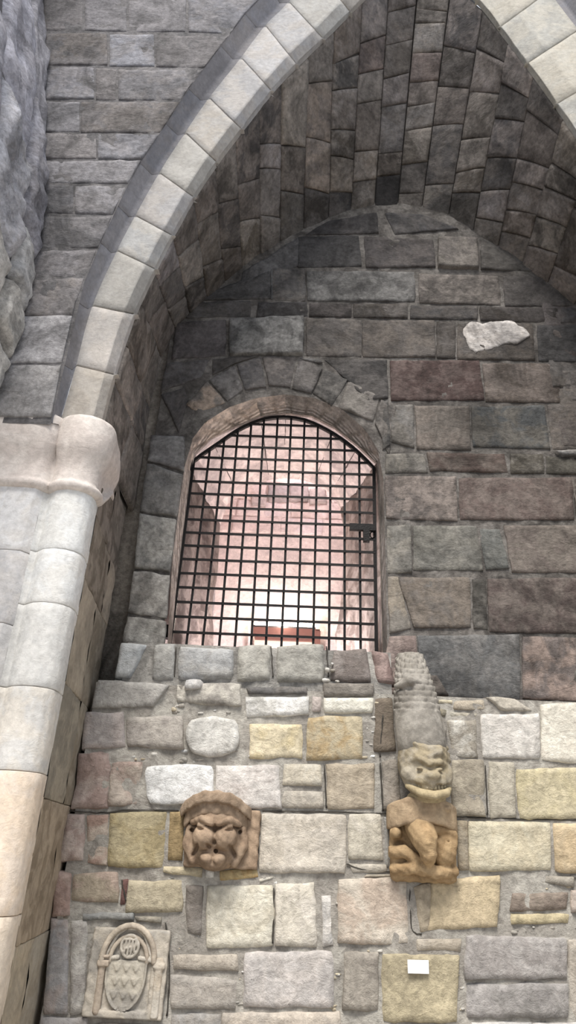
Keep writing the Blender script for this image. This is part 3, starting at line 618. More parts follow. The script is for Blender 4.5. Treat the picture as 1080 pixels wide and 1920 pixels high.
# flat face to the left, each block to its own width
fz = [0, zp(1700, 20), zp(1440, 20), zp(1330, 20), zp(1175, 20), zp(1040, 20), zp(908, 20), zp(790, 20)]
fcol = [(210, 192, 168), (226, 206, 184), (200, 196, 190), (206, 202, 198), (204, 199, 195), (208, 204, 200), (208, 192, 186)]
for i, (a, b) in enumerate(zip(fz, fz[1:])):
    cut = UG-.12-(.1 if i % 2 else .19); n = 8
    for (p, q) in ((UG-1.5, cut-.5), (cut-.5, cut), (cut, UG)):
        g = .004; us = [p, p+g]+[p+g+(q-p-2*g)*j/n for j in range(1, n)]+[q-g, q]
        if q == UG: us = sorted(set(us+[PL[1], PL[2], (PL[1]+PL[2])/2, (PL[2]+PL[3])/2]))
        pstone(B, p, q, a, b, us, fcol[i], KP, .12)
# reveal: tan blocks running back to the wall
vz = [0, zp(2050, 40, 3.9), zp(1770, 60, 3.9), zp(1500, 110, 3.9), zp(1290, 150, 3.9), zp(1100, 180, 3.9), zp(985, 195, 3.9), zp(830, 200, 3.7)]
vcol = [(150, 136, 112), (158, 146, 126), (170, 152, 128), (152, 142, 124), (146, 135, 118), (138, 127, 113), (128, 118, 108)]
for i, (a, b) in enumerate(zip(vz, vz[1:])):
    mid = UR+(UB-UR)*random.uniform(.35, .65)
    for p, q in ((UR, mid), (mid, UB)):
        us = [p, p+.004]+[p+(q-p)*j/10 for j in range(1, 10)]+[q-.004, q]
        pstone(B, p, q, a, b, us, vcol[i], KP*1.1, .5, rough=.010)
us = [UB+(PL[-1]-UB)*j/6 for j in range(7)]
pstone(B, UB, PL[-1], 0, 4.6, us, (112, 104, 94), KP)
wl = tag(B.build('wall_left', M_SMOOTH), kind='structure')
# capital
B = MB()
zt = zp(797, 150); zb_ = zp(868, 150); zn = zp(920, 150)
prof_c = [(-.02, zt+.03), (.035, zt+.012), (.045, zt), (.05, zt-.02), (.05, zb_+.10), (.042, zb_+.05), (.02, zb_), (.008, zb_-.04), (.004, zn+.05), (.012, zn+.028), (.03, zn+.018), (.034, zn), (.026, zn-.02), (.006, zn-.03), (-.02, zn-.035)]
cu = [UG-1.6+1.4*j/10 for j in range(11)]+[UG-.18+.18*j/8 for j in range(9)]+[UG+(UR-UG)*j/30 for j in range(1, 31)]+[UR+.52*j/16 for j in range(1, 17)]
pts = []
for off, z in prof_c:
    for u in cu:
        e = .05 if UG-.03 < u < UR else .02
        p = path_pt(u); n = path_n(u, .05)
        zs_ = 1-.5*min(max((u-UR)/.3, 0), 1)
        q = Vector((p.x, p.y, zt-(zt-z)*zs_))+n*(off*(1-max(0, (u-UR-.1)/.42)**1.5)-(.03*max(0, (u-UR-.40)/.12)))
        q += n*(.006*noise.noise(q*6)+.003*noise.noise(q*20))
        pts.append(q)
nc = len(cu); B.grid(pts, nc, len(prof_c), lin((208, 198, 190), KP), lin((200, 188, 180), KP))
trim2 = tag(B.build('trim_2', M_SMOOTH), kind='structure')

# right jamb (outside the frame; shades and bounces light)
B = MB()
B.box(2.85, 6.5, YF, YU+.3, 0, 4.6, lin((190, 182, 170), KP))
B.box(2.75, 6.5, YF-.06, YF+.05, 0, 4.6, lin((190, 182, 170), KP))
tag(B.build('wall_right', M_SMOOTH, smooth=False), kind='structure')

# rough mass of the neighbouring arch at the far left
B = MB()
MB_ = [(-40, 790), (-8, 715), (8, 672), (28, 610), (45, 552), (60, 480), (72, 410), (78, 300), (80, 190), (81, 80), (82, -30), (86, -160), (92, -320)]
mw = [at(x, y, YSP-.02) for x, y in MB_]
def mass_S(u, v, h):                     # u along the edge, v metres towards the viewer
    p = cat(mw, u); q = cat(mw, u+.05)-cat(mw, u-.05); n = Vector((q.z, 0, -q.x)).normalized()
    if n.x < 0: n = -n
    return Vector((p.x, p.y-v, p.z))+n*h
pts = [mass_S(12*j/60, 1.9*i/14, -.02+.02*noise.noise(Vector((j*.3, i*.3, 2)))) for i in range(15) for j in range(61)]
B.grid(pts, 61, 15, lin((112, 109, 112), KS), lin((90, 88, 90), KS))
def mstone(u0, u1, v0, v1, h, c, rough=.03, sk=0.0):
    a, b = tones(c, 1.55, .06, .25); o = random.random()*50; pts = []; nu, nv = 16, 14
    for j in range(nv+1):
        for i in range(nu+1):
            s, t = i/nu, j/nv; d = min(s, 1-s, t, 1-t); e = min(1, d/.14); pf = 1-(1-e)**2
            u = u0+(u1-u0)*s+sk*(t-.5)+.06*noise.noise(Vector((t*3, s*2, o))); v = v0+(v1-v0)*t+.03*noise.noise(Vector((s*4, t*2, o+4)))
            hh = -.04+(h+.04)*pf+pf*(rough*noise.noise(Vector((u*2.2, v*4, o)))+rough*.7*noise.noise(Vector((u*5, v*11, o)))+rough*.4*abs(noise.noise(Vector((u*4+v*14, v*4, o)))))
            pts.append(mass_S(max(u, 0), max(v, -.05), hh))
    B.grid(pts, nu+1, nv+1, a, b)
mstone(.3, 2.1, -.02, .34, .06, (168, 164, 158), .02, .5); mstone(.3, 2.2, .36, 1.0, .05, (160, 156, 152), .03, .6)
mstone(2.15, 3.5, -.02, .26, .07, (162, 158, 152), .02, .5); mstone(2.3, 4.1, .28, .7, .05, (164, 160, 155), .03, .5); mstone(3.55, 5.0, -.02, .24, .06, (156, 153, 150), .02, .4)
mstone(4.2, 6.6, .26, .75, .05, (146, 144, 148), .05, .4); mstone(5.05, 7.4, -.02, .26, .045, (130, 127, 132), .05, .6); mstone(2.4, 4.6, .75, 1.4, .05, (150, 147, 146), .03)
mstone(6.7, 9.2, .28, .8, .05, (140, 138, 146), .05, .4); mstone(7.5, 9.6, -.02, .27, .04, (134, 132, 138), .05, .5); mstone(4.7, 7.4, .78, 1.5, .05, (138, 136, 144), .04)
mstone(9.3, 11.8, .3, .9, .05, (150, 148, 158), .04); mstone(9.7, 11.9, -.02, .28, .04, (136, 134, 142), .04); mstone(7.5, 11.8, .92, 1.7, .05, (142, 140, 148), .04)
B.box(-5, -2.75, 1.6, YSP, 3.9, 13, lin((112, 109, 112), KS))
tag(B.build('wall_side', M_DARK), kind='structure')

# ================================================================== INSIDE THE GRATED OPENING
B = MB()
KI = 1.0
pk = (214, 196, 190)
# embrasure behind the grate: narrows to an inner arch
IN = [(395, 1230), (400, 1160), (406, 1080), (413, 985), (424, 948), (446, 925), (478, 908), (505, 900), (532, 897), (560, 899), (588, 906), (620, 925), (642, 955), (648, 1000), (640, 1110), (632, 1230)]
YI = 6.1
o2 = [at(x, y, YG-.02) for x, y in GR]; i2 = [at(x, y, YI) for x, y in IN]
for i in range(len(o2)-1):
    n, m = 7, 26; pts = []
    for j in range(m):
        for a in range(n):
            s, t = a/(n-1), j/(m-1)
            p = (o2[i]*(1-s)+o2[i+1]*s)*(1-t)+(i2[i]*(1-s)+i2[i+1]*s)*t
            am = (.035 if (i < 3 or i > 11) else .015)*min(1, t*6)
            e = am*noise.noise(Vector((p.x*8, p.y*9, p.z*2.2)))+am*.5*noise.noise(Vector((p.x*22, p.y*22, p.z*6)))
            pts.append(p+Vector((e if p.x < 0 else -e, 0, -abs(e)*.3)))
    jam = i < 3 or i > 11
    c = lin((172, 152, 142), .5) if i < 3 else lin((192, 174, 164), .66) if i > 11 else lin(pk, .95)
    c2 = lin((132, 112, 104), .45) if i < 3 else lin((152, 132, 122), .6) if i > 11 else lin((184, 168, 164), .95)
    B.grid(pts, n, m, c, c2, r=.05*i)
# dark joints on the embrasure vault
for i, t0, t1 in ((5, .1, .8), (7, .05, .9), (8, .05, .45), (10, .1, .9), (11, .1, .7)):
    B.tube([(o2[i]*(1-t)+i2[i]*t)+Vector((.006*noise.noise(Vector((t*9, i, 0))), 0, -.004)) for t in [t0+(t1-t0)*q/10 for q in range(11)]], [.008*abs(noise.noise(Vector((q*.9, i, 4))))+.002 for q in range(11)], lin((90, 78, 76), .8), 6)
tag(B.build('wall_embrasure', M_PLASTER), kind='structure')
B = MB()
YB = 7.0
# room beyond: back wall, its sides, vaulted top
backing(B, -1.3, 1.5, 1.5, 6.4, YB, pk, .95, .08, .006, (204, 186, 182))
for r in range(6):                        # courses of pale blocks high on the back wall
    zz = 5.12+.21*r-.3; x = -1.3
    while x < 1.4:
        w = random.uniform(.3, .55)
        a, b = tones((208, 188, 184), .95, .03, .16)
        stone(B, plane(YB), [(x, zz+.2), (x+w, zz+.2), (x+w, zz), (x, zz)], .012, a, b, r=.012, rough=.012, wob=.008, back=.01); x += w+.006
for q, c in (((502, 908, 540, 942), (168, 154, 152)), ((542, 905, 578, 940), (178, 162, 160)), ((470, 925, 500, 948), (186, 170, 168)), ((580, 915, 612, 944), (184, 168, 164))):
    px_stone(B, YB-.02, PX, q, c, .8, h=.012, r=.012, rough=.015, wob=.015, back=.02)
for x0, s in ((-1.3, 1), (1.5, -1)):
    B.add([(x0, YI-.2, 1.5), (x0, YB+.02, 1.5), (x0, YB+.02, 6.4), (x0, YI-.2, 6.4)], [(0, 1, 2, 3)], lin(pk, .95))
B.add([(-1.3, YI-.2, 6.3), (1.5, YI-.2, 6.3), (1.5, YB, 6.3), (-1.3, YB, 6.3)], [(0, 1, 2, 3)], lin(pk, .9))
B.add([(-1.3, 4.95, 2.42), (1.5, 4.95, 2.42), (1.5, YB, 2.42), (-1.3, YB, 2.42)], [(0, 1, 2, 3)], lin((150, 130, 120), .9))
# the front of that room around the inner arch
ii = [(p.x, p.z) for p in i2]
fan = []
for i in range(len(ii)-1):
    (x0, z0), (x1, z1) = ii[i], ii[i+1]
    def out_(x, z): 
        return (-1.3, z) if z < 4.2 and x < 0 else (1.5, z) if z < 4.2 else (x+(x-.1)*1.2, 6.4)
    a, b = out_(x0, z0), out_(x1, z1)
    B.add([(x0, YI, z0), (x1, YI, z1), (b[0], YI, b[1]), (a[0], YI, a[1])], [(0, 1, 2, 3)], lin(pk, .9))
tag(B.build('wall_inner', M_PLASTER), kind='structure')

# reddish wooden frame low behind the grate, with a lamp on it
wf = empty('wooden_frame', at(531, 1205, 6.85)); tag(wf, 'reddish wooden frame top with tan post, low behind the iron grate under the bright glow', 'frame')
def pbox(px0, py0, px1, py1, Yf, depth):
    a, b = at(px0, py1, Yf), at(px1, py0, Yf); m = MB(); m.box(min(a.x, b.x), max(a.x, b.x), Yf, Yf+depth, min(a.z, b.z), max(a.z, b.z), (1, 1, 1)); return m
under(pbox(470, 1180, 600, 1188, 6.78, .06).build('top_rail', M_WOOD, smooth=False), wf)
under(pbox(478, 1194, 596, 1198, 6.80, .04).build('lower_rail', M_WOOD, smooth=False), wf)
under(pbox(463, 1176, 471, 1290, 6.78, .1).build('post', M_TANWOOD, smooth=False), wf)
under(pbox(589, 1183, 601, 1290, 6.76, .18).build('post', M_WOOD, smooth=False), wf)
under(pbox(471, 1188, 590, 1290, 6.86, .08).build('panel', simple('pale_panel', (.7, .55, .45), .6), smooth=False), wf)
lp = empty('strip_lamp', at(531, 1172, 6.82)); tag(lp, 'glowing strip lamp lying on top of the wooden frame behind the grate', 'lamp')
a, b = at(478, 1170, 6.84), at(588, 1173, 6.84)
m = MB(); m.tube([a+(b-a)*i/8 for i in range(9)], .022, (1, 1, 1), 12); under(m.build('tube', M_LAMP), lp)
m = MB(); c = (a+b)/2; m.box(a.x-.02, b.x+.02, 6.80, 6.885, c.z-.055, c.z-.026, (1, 1, 1)); under(m.build('housing', M_GREY, smooth=False), lp)

# ================================================================== IRON GRATE
C_IRON = (1, 1, 1)
gr = empty('iron_grate', at(520, 1215, YG)); tag(gr, 'black iron bar grate with arched top and lock closing the lit wall opening', 'grate')
arc = [(363, 866), (377, 854), (412, 830), (444, 808), (473, 794), (497, 786), (522, 783), (541, 783), (571, 788), (598, 799), (624, 813), (649, 830), (673, 850), (701, 878)]
aw = [at(x, y, YG) for x, y in arc]
fl, flb, frr, frb = aw[0], at(317.5, 1222, YG), aw[-1], at(705.5, 1225, YG)
def flat_bar(pts, wx, wy, name, root=gr):
    """rectangular bar along a path in the grate plane"""
    m = MB(); vs = []; n = len(pts)
    for i, p in enumerate(pts):
        t = (pts[min(i+1, n-1)]-pts[max(i-1, 0)]).normalized(); s = Vector((t.z, 0, -t.x))
        for a_, b_ in ((-1, -1), (1, -1), (1, 1), (-1, 1)): vs.append(p+s*(wx/2*a_)+Vector((0, wy/2*b_, 0)))
    fs = [(i*4+k, i*4+(k+1) % 4, i*4+4+(k+1) % 4, i*4+4+k) for i in range(n-1) for k in range(4)]+[(3, 2, 1, 0), (4*n-4, 4*n-3, 4*n-2, 4*n-1)]
    m.add(vs, fs, C_IRON); return under(m.build(name, M_IRON, smooth=False), root)
flat_bar([flb, fl]+[cat(aw, .5*i) for i in range(1, 26)]+[frr, frb], .027, .03, 'frame')
# outline of the grate at a given x (top)
def top_at(x):
    ps = aw
    for p, q in zip(ps, ps[1:]):
        if p.x <= x <= q.x: return p.z+(q.z-p.z)*(x-p.x)/(q.x-p.x)
    return None
low = [208, 355, 505, 648, 795, 930]; lows = [(310+x*.2037, 980+y*.2037) for x, y in zip(low, [1010, 1018, 1022, 1028, 1035, 1040])]
lows += [(510+x*.2037, 980+y*.2037) for x, y in zip([90, 235, 380, 525, 668, 815], [1045, 1050, 1056, 1060, 1065, 1070])]
ups = [(310+x*.2037, 980+y*.2037) for x, y in zip([318, 452, 585, 716, 848, 978], [95, 100, 105, 110, 115, 120])]+[(510+x*.2037, 980+y*.2037) for x, y in zip([130, 265, 400, 533, 668, 808], [128, 132, 137, 140, 144, 150])]
for (x0, y0), (x1, y1) in zip(lows, ups):
    a, b = at(x0, y0, YG), at(x1, y1, YG); d = (b-a)/(b.z-a.z)
    bot = a+d*(fl.z*0+flb.z-a.z); x = b.x
    for _ in range(4):
        tz = top_at(x); x = (a+d*(tz-a.z)).x
    flat_bar([bot, a+d*(tz-.005-a.z)], .0185, .016, 'vertical_bar')
def edge_l(z):
    if z <= fl.z: return fl.x+(flb.x-fl.x)*(z-fl.z)/(flb.z-fl.z)
    for p, q in zip(aw, aw[1:]):
        if p.z <= z <= q.z: return p.x+(q.x-p.x)*(z-p.z)/(q.z-p.z)
def edge_r(z):
    if z <= frr.z: return frr.x+(frb.x-frr.x)*(z-frr.z)/(frb.z-frr.z)
    ps = aw[::-1]
    for p, q in zip(ps, ps[1:]):
        if p.z <= z <= q.z: return p.x+(q.x-p.x)*(z-p.z)/(q.z-p.z)
hp = [(588, 105, 3), (578, 225, 3), (568, 350, 3), (556, 480, 3), (545, 610, 3), (532, 745, 3), (518, 880, 3), (504, 1022, 3)]+[(x, y, 1) for x, y in zip([985, 992, 1002, 1012, 1020, 1030, 1038, 1042, 1045], [1078, 960, 838, 725, 610, 503, 395, 292, 182])]
for x, y, r in hp:
    ox, oy = ((310, 980) if r == 3 else (310, 760)); p = at(ox+x*.2037, oy+y*.2037, YG-.012)
    xl, xr = edge_l(p.z), edge_r(p.z)
    flat_bar([Vector((xl+.004, p.y, p.z)), Vector((xr-.004, p.y, p.z))], .018, .014, 'horizontal_bar')
m = MB(); m.tube([at(709, 876, YG+.02), at(714, 1050, YG+.02), at(717.5, 1228, YG+.02)], .017, C_IRON, 10); under(m.build('hinge_post', M_GREY), gr)
m = MB(); m.tube([at(713.5, 874, YG-.01), at(719, 1050, YG-.01), at(723, 1228, YG-.01)], .010, C_IRON, 8); under(m.build('hinge_post', M_IRON), gr)
q0, q1 = at(655.5, 994.5, YG-.03), at(704, 984.5, YG-.03)
lk = MB(); lk.box(q0.x, q1.x, YG-.05, YG-.015, q0.z, q1.z, C_IRON); lock = under(lk.build('lock_plate', M_IRON, smooth=False), gr)
q0, q1 = at(681, 1016, YG-.03), at(692.5, 993, YG-.03)
m = MB(); m.box(q0.x, q1.x, YG-.055, YG-.012, q0.z, q1.z, C_IRON); under(m.build('lock_case', M_IRON, smooth=False), gr)
cc = at(698, 1003, YG-.02); m = MB()
m.tube([cc+Vector((.018*math.cos(t), 0, .027*math.sin(t))) for t in [2*math.pi*i/16 for i in range(16)]], .005, C_IRON, 6, True); under(m.build('lock_ring', M_IRON), gr)
for x, y in ((358, 874), (317, 1185)):
    p = at(x, y, YG-.02); m = MB(); m.box(p.x-.022, p.x+.012, YG-.05, YG+.02, p.z-.05, p.z+.05, C_IRON); under(m.build('hinge', M_IRON, smooth=False), gr)

# ================================================================== SCULPTURE TOOLS: solids from signed distances
class Sdf:
    def __init__(s, lo, hi, h):
        s.lo = np.array(lo, float); s.h = h; n = np.ceil((np.array(hi)-s.lo)/h).astype(int)+1
        g = [s.lo[i]+h*np.arange(n[i]) for i in range(3)]
        s.X, s.Y, s.Z = np.meshgrid(*g, indexing='ij'); s.D = np.full(s.X.shape, 9.0)
    def ell(s, c, r, rot=0.0, axis='y'):
        x, y, z = s.X-c[0], s.Y-c[1], s.Z-c[2]
        if rot:
            k, q = math.cos(rot), math.sin(rot)
            if axis == 'y': x, z = x*k+z*q, -x*q+z*k
            elif axis == 'x': y, z = y*k+z*q, -y*q+z*k
            else: x, y = x*k+y*q, -x*q+y*k
        k0 = np.sqrt((x/r[0])**2+(y/r[1])**2+(z/r[2])**2); k1 = np.sqrt((x/r[0]**2)**2+(y/r[1]**2)**2+(z/r[2]**2)**2)+1e-9
        return k0*(k0-1)/k1
    def box(s, c, b, r=.01):
        q = [np.abs(v-c[i])-b[i]+r for i, v in enumerate((s.X, s.Y, s.Z))]
        return np.sqrt(sum(np.maximum(v, 0)**2 for v in q))+np.minimum(np.maximum(q[0], np.maximum(q[1], q[2])), 0)-r
    def cap(s, pts, rads):
        d = np.full(s.X.shape, 9.0)
        for (a, b), (ra, rb) in zip(zip(pts, pts[1:]), zip(rads, rads[1:])):
            a, b = np.array(a), np.array(b); v = b-a; L = (v**2).sum()+1e-12
            t = np.clip(((s.X-a[0])*v[0]+(s.Y-a[1])*v[1]+(s.Z-a[2])*v[2])/L, 0, 1)
            e = np.sqrt((s.X-a[0]-v[0]*t)**2+(s.Y-a[1]-v[1]*t)**2+(s.Z-a[2]-v[2]*t)**2)-(ra+(rb-ra)*t)
            d = np.minimum(d, e)
        return d
    def add(s, d, k=.015):
        if k <= 0: s.D = np.minimum(s.D, d); return s
        hh = np.clip(.5+.5*(d-s.D)/k, 0, 1); s.D = d*(1-hh)+s.D*hh-k*hh*(1-hh); return s
    def cut(s, d, k=.008):
        hh = np.clip(.5-.5*(s.D+d)/k, 0, 1); s.D = s.D*(1-hh)+(-d)*hh+k*hh*(1-hh); return s
    def mesh(s):
        D = s.D.copy(); D[0] = D[-1] = .05; D[:, 0] = D[:, -1] = .05; D[:, :, 0] = D[:, :, -1] = .05
        sg = D < 0; nx, ny, nz = D.shape
        acc = np.zeros((nx-1, ny-1, nz-1, 3)); cnt = np.zeros((nx-1, ny-1, nz-1))
        cor = [(i, j, k) for i in (0, 1) for j in (0, 1) for k in (0, 1)]
        sl = lambda c: (slice(c[0], nx-1+c[0]), slice(c[1], ny-1+c[1]), slice(c[2], nz-1+c[2]))
        for ia in range(8):
            for ib in range(ia+1, 8):
                a, b = cor[ia], cor[ib]
                if sum(abs(p-q) for p, q in zip(a, b)) != 1: continue
                da, db = D[sl(a)], D[sl(b)]; m = (da < 0) != (db < 0)
                t = np.where(m, da/np.where(m, da-db, 1), 0)
                for ax in range(3): acc[..., ax] += np.where(m, a[ax]+(b[ax]-a[ax])*t, 0)
                cnt += m
        has = cnt > 0; idx = -np.ones(cnt.shape, int); idx[has] = np.arange(has.sum())
        ii = np.argwhere(has); V = (ii+acc[has]/cnt[has][:, None])*s.h+s.lo
        Fs = []
        for ax in range(3):
            o = [q for q in range(3) if q != ax]
            a = [slice(None)]*3; b = [slice(None)]*3; a[ax] = slice(0, -1); b[ax] = slice(1, None)
            ch = sg[tuple(a)] != sg[tuple(b)]; w = np.argwhere(ch)
            for p in w:
                if p[o[0]] == 0 or p[o[1]] == 0 or p[o[0]] >= D.shape[o[0]]-1 or p[o[1]] >= D.shape[o[1]]-1: continue
                c = []
                for du, dv in ((-1, -1), (0, -1), (0, 0), (-1, 0)):
                    q = list(p); q[o[0]] += du; q[o[1]] += dv; c.append(int(idx[tuple(q)]))
                if min(c) < 0: continue
                inside = sg[tuple(p)]
                if (ax == 1) == bool(inside): c = c[::-1]
                Fs.append(tuple(c))
        return V, Fs
def sculpt(sd, name, root, base, c, cb, k, mat=M_CARVE):
    """local x right, y out of the wall, z up"""
    if name == 'body': sd.D = np.where(sd.Z+base[2] < 2.56, np.maximum(sd.D, .010-sd.Y), sd.D)
    else: sd.D = np.maximum(sd.D, .010-sd.Y)
    V, Fs = sd.mesh(); m = MB()
    m.add([(base[0]+v[0], base[1]-v[1], base[2]+v[2]) for v in V], [f[::-1] for f in Fs], lin(c, k), lin(cb, k))
    return under(m.build(name, mat), root)

# ------------------------------------------------ corbel with a snarling beast face
def base_at(px, py, Y): p = at(px, py, Y); return (p.x, Y, p.z)
KC = KL*.92
def ppm(px, py, Y): return (at(px+1, py, Y).x-at(px, py, Y).x)
b1 = base_at(418, 1570, YL); u = ppm(418, 1570, YL); 
cb1 = empty('corbel', (b1[0], YL, b1[2]-.19)); tag(cb1, 'brown carved corbel with a snarling beast face under a rounded ledge', 'corbel', 'carved corbels')
sd = Sdf((-.28, -.06, -.22), (.28, .07, .22), .012); sd.add(sd.box((.0, -.01, -.005), (69*u, .06, 50*u), .012), 0)
sd.cut(sd.cap([(.12, .055, .045), (.22, .055, .04)], [.008, .008])); sd.D += .006*np.sin(sd.X*60+sd.Z*37)*np.cos(sd.Z*51)
sculpt(sd, 'block', cb1, b1, (162, 136, 108), (144, 118, 92), KC)
hx = -.035
sd = Sdf((-.28, -.02, -.01), (.22, .28, .26), .009)           # rounded ledge in two mouldings
def disc(sd, c, ra, rb, z0, z1, r=.012):
    q0 = (np.sqrt(((sd.X-c[0])/ra)**2+((sd.Y-c[1])/rb)**2)-1)*min(ra, rb); q1 = np.abs(sd.Z-(z0+z1)/2)-(z1-z0)/2
    return np.minimum(np.maximum(q0+r, q1+r), 0)+np.sqrt(np.maximum(q0+r, 0)**2+np.maximum(q1+r, 0)**2)-r
def hood(sd, x0, x1, zb, rise, th, y0, y1, r=.008):
    t = np.clip((sd.X-(x0+x1)/2)/((x1-x0)/2), -1.1, 1.1); zm = zb+rise*(1-np.abs(t)**2.4); yd = y0+(y1-y0)*(1-np.abs(t)**2.6)
    q = [np.abs(sd.Z-zm)*.9-th/2+r, sd.Y-yd+r, np.abs(sd.X-(x0+x1)/2)-(x1-x0)/2+r]
    return np.sqrt(sum(np.maximum(v, 0)**2 for v in q))+np.minimum(np.maximum(q[0], np.maximum(q[1], q[2])), 0)-r
sd.add(hood(sd, hx-.225, hx+.20, .125, .085, .058, .07, .215), 0); sd.add(hood(sd, hx-.20, hx+.18, .065, .085, .062, .06, .18), .004)
sd.add(hood(sd, hx-.20, hx+.18, .095, .085, .03, .05, .165), .004)
sd.D += .004*np.sin(sd.X*80+1)*np.sin(sd.Z*60)
sculpt(sd, 'ledge', cb1, b1, (170, 146, 120), (152, 128, 102), KC)
sd = Sdf((-.26, -.02, -.21), (.2, .30, .14), .0068)
sd.add(sd.ell((hx, .03, -.03), (.165, .12, .15)), 0)
for s_ in (-1, 1):
    sd.add(sd.ell((hx+s_*.062, .13, -.005), (.068, .085, .07), s_*-.35), .010)    # heavy cheeks of the muzzle
    sd.add(sd.cap([(hx+s_*.02, .185, .068), (hx+s_*.075, .185, .088), (hx+s_*.135, .12, .07)], [.018, .022, .018]), .012)   # brow ridges
    sd.add(sd.ell((hx+s_*.082, .175, .052), (.024, .022, .018)), .004)            # bulging eyes
    sd.add(sd.cap([(hx+s_*.15, .07, .04), (hx+s_*.165, .07, -.04), (hx+s_*.12, .08, -.13)], [.028, .03, .025]), .012)       # mane
    sd.cut(sd.cap([(hx+s_*.14, .22, .04), (hx+s_*.14, .07, .03)], [.014, .012]), .006)
    sd.cut(sd.ell((hx+s_*.082, .205, .036), (.030, .03, .009), s_*.2), .005)          # under the eyes
    sd.cut(sd.ell((hx+s_*.112, .17, -.082), (.017, .10, .052), s_*.5), .005)          # corners of the open mouth
    sd.add(sd.ell((hx+s_*.036, .13, -.118), (.042, .07, .034), s_*.3), .006)      # fleshy lower lip
sd.cut(sd.cap([(hx+.004, .245, .05), (hx+.002, .245, .0)], [.010, .010]), .010)    # groove down the muzzle
sd.cut(sd.ell((hx-.026, .2, -.055), (.012, .07, .026), .7), .005)
sd.add(sd.ell((hx, .11, .095), (.13, .075, .05)), .012)
sd.cut(sd.cap([(hx+.004, .26, -.03), (hx+.004, .15, -.03)], [.017, .012]), .005)
sd.cut(sd.cap([(hx+.012, .26, -.075), (hx+.012, .11, -.075)], [.014, .012]), .005)
sd.cut(sd.cap([(hx-.075, .24, -.082), (hx+.075, .24, -.082)], [.012, .012]), .006)
for q in (-2, 0, 2): sd.cut(sd.cap([(hx+q*.026, .22, -.15), (hx+q*.03, .08, -.165)], [.010, .010]), .005)
sd.add(sd.ell((hx, .09, -.145), (.07, .08, .03)), .012)
sd.D += .0022*np.sin(sd.X*95+sd.Z*40)*np.sin(sd.Z*85+sd.Y*60)
sculpt(sd, 'face', cb1, b1, (166, 140, 112), (146, 120, 94), KC)

# ------------------------------------------------ corbel with a bowed figure
b2 = base_at(789, 1572, YL); u = ppm(789, 1572, YL)
cb2 = empty('corbel', (b2[0], YL, b2[2]-.2)); tag(cb2, 'ochre carved corbel with a bowed hooded figure, directly under the scaly stone beast', 'corbel', 'carved corbels')
sd = Sdf((-.24, -.06, -.25), (.24, .09, .2), .012); sd.add(sd.box((0, 0, -.02), (55*u, .06, 56*u), .012), 0)
sculpt(sd, 'block', cb2, b2, (170, 138, 92), (152, 120, 78), KC)
sd = Sdf((-.24, -.02, .01), (.24, .3, .26), .009)
sd.add(hood(sd, -.205, .205, .10, .045, .13, .09, .21, .016), 0); sd.add(sd.ell((.12, .15, .16), (.04, .05, .02)), .01); sd.D += .004*np.sin(sd.X*70+2)*np.sin(sd.Z*50)
sculpt(sd, 'ledge', cb2, b2, (180, 154, 118), (164, 138, 104), KC)
sd = Sdf((-.21, -.02, -.25), (.21, .26, .11), .0075)
sd.add(sd.box((0, .02, -.06), (.19, .06, .17), .03), 0)
sd.add(sd.cap([(-.03, .12, .07), (-.012, .19, .0), (.005, .19, -.08), (.02, .13, -.13)], [.085, .075, .05, .03]), .02)   # bowed head, wedge shaped
sd.add(sd.ell((.115, .09, -.05), (.075, .07, .10), -.1), .015)         # right shoulder
sd.add(sd.cap([(.06, .14, .05), (.12, .13, .045), (.165, .10, .03), (.17, .09, -.01)], [.03, .026, .03, .03]), .012)    # raised arm
sd.add(sd.ell((-.16, .09, .02), (.035, .06, .04)), .012)
sd.cut(sd.ell((-.135, .12, -.035), (.05, .07, .028), -.2), .01)
sd.add(sd.cap([(-.18, .08, -.08), (-.12, .11, -.075), (-.05, .12, -.115), (.02, .1, -.15)], [.035, .035, .03, .025]), .012)
sd.cut(sd.cap([(-.14, .15, -.125), (-.09, .16, -.098), (-.03, .16, -.12)], [.01, .012, .008]), .006)
sd.add(sd.cap([(-.17, .07, -.17), (-.06, .12, -.155), (.06, .12, -.175), (.17, .07, -.165)], [.03, .035, .035, .03]), .012)
sd.cut(sd.cap([(.05, .16, -.10), (.10, .15, -.135), (.13, .13, -.14)], [.006, .012, .006]), .006)
sd.cut(sd.cap([(-.12, .14, -.2), (-.03, .15, -.185), (.03, .15, -.205), (.12, .13, -.2)], [.006, .008, .008, .006]), .006)
sd.cut(sd.cap([(.05, .17, .01), (.11, .165, .005), (.14, .14, -.02)], [.008, .010, .008]), .006)
sd.cut(sd.cap([(-.1, .2, .088), (0, .24, .092), (.1, .2, .085)], [.007, .006, .009]), .005)
sd.D += .003*np.sin(sd.X*85+sd.Z*44)*np.sin(sd.Z*75+sd.Y*60)
sculpt(sd, 'figure', cb2, b2, (182, 150, 102), (162, 130, 84), KC)

# ------------------------------------------------ scaly stone beast crawling down the wall
bd = base_at(785, 1400, YL); KD = KL*.95
dg = empty('gargoyle', (bd[0], YL, bd[2]-.33)); tag(dg, 'grey stone scaly beast head down on the wall with wide grinning mouth, above a corbel', 'sculpture')
def loc(px, py, y=0.0):                    # pixel to local x,z at a given stand-off from the wall
    p = at(px, py, YL-y); return (p.x-bd[0], y, p.z-bd[2])
sp_ = [loc(767, 1228, -.16), loc(772, 1262, -.06), loc(778, 1300, .03), loc(783, 1345, .08), loc(790, 1392, .10)]
sd = Sdf((-.25, -.36, -.1), (.25, .32, .62), .007)
pts_ = []; rr = []
rads = [.085, .105, .128, .145, .15]
spv = [Vector(p) for p in sp_]
for i in range(33):
    t = 4*i/32; p = cat(spv, t); pts_.append(tuple(p)); j = min(int(t), 3); rr.append(rads[j]+(rads[j+1]-rads[j])*(t-j))
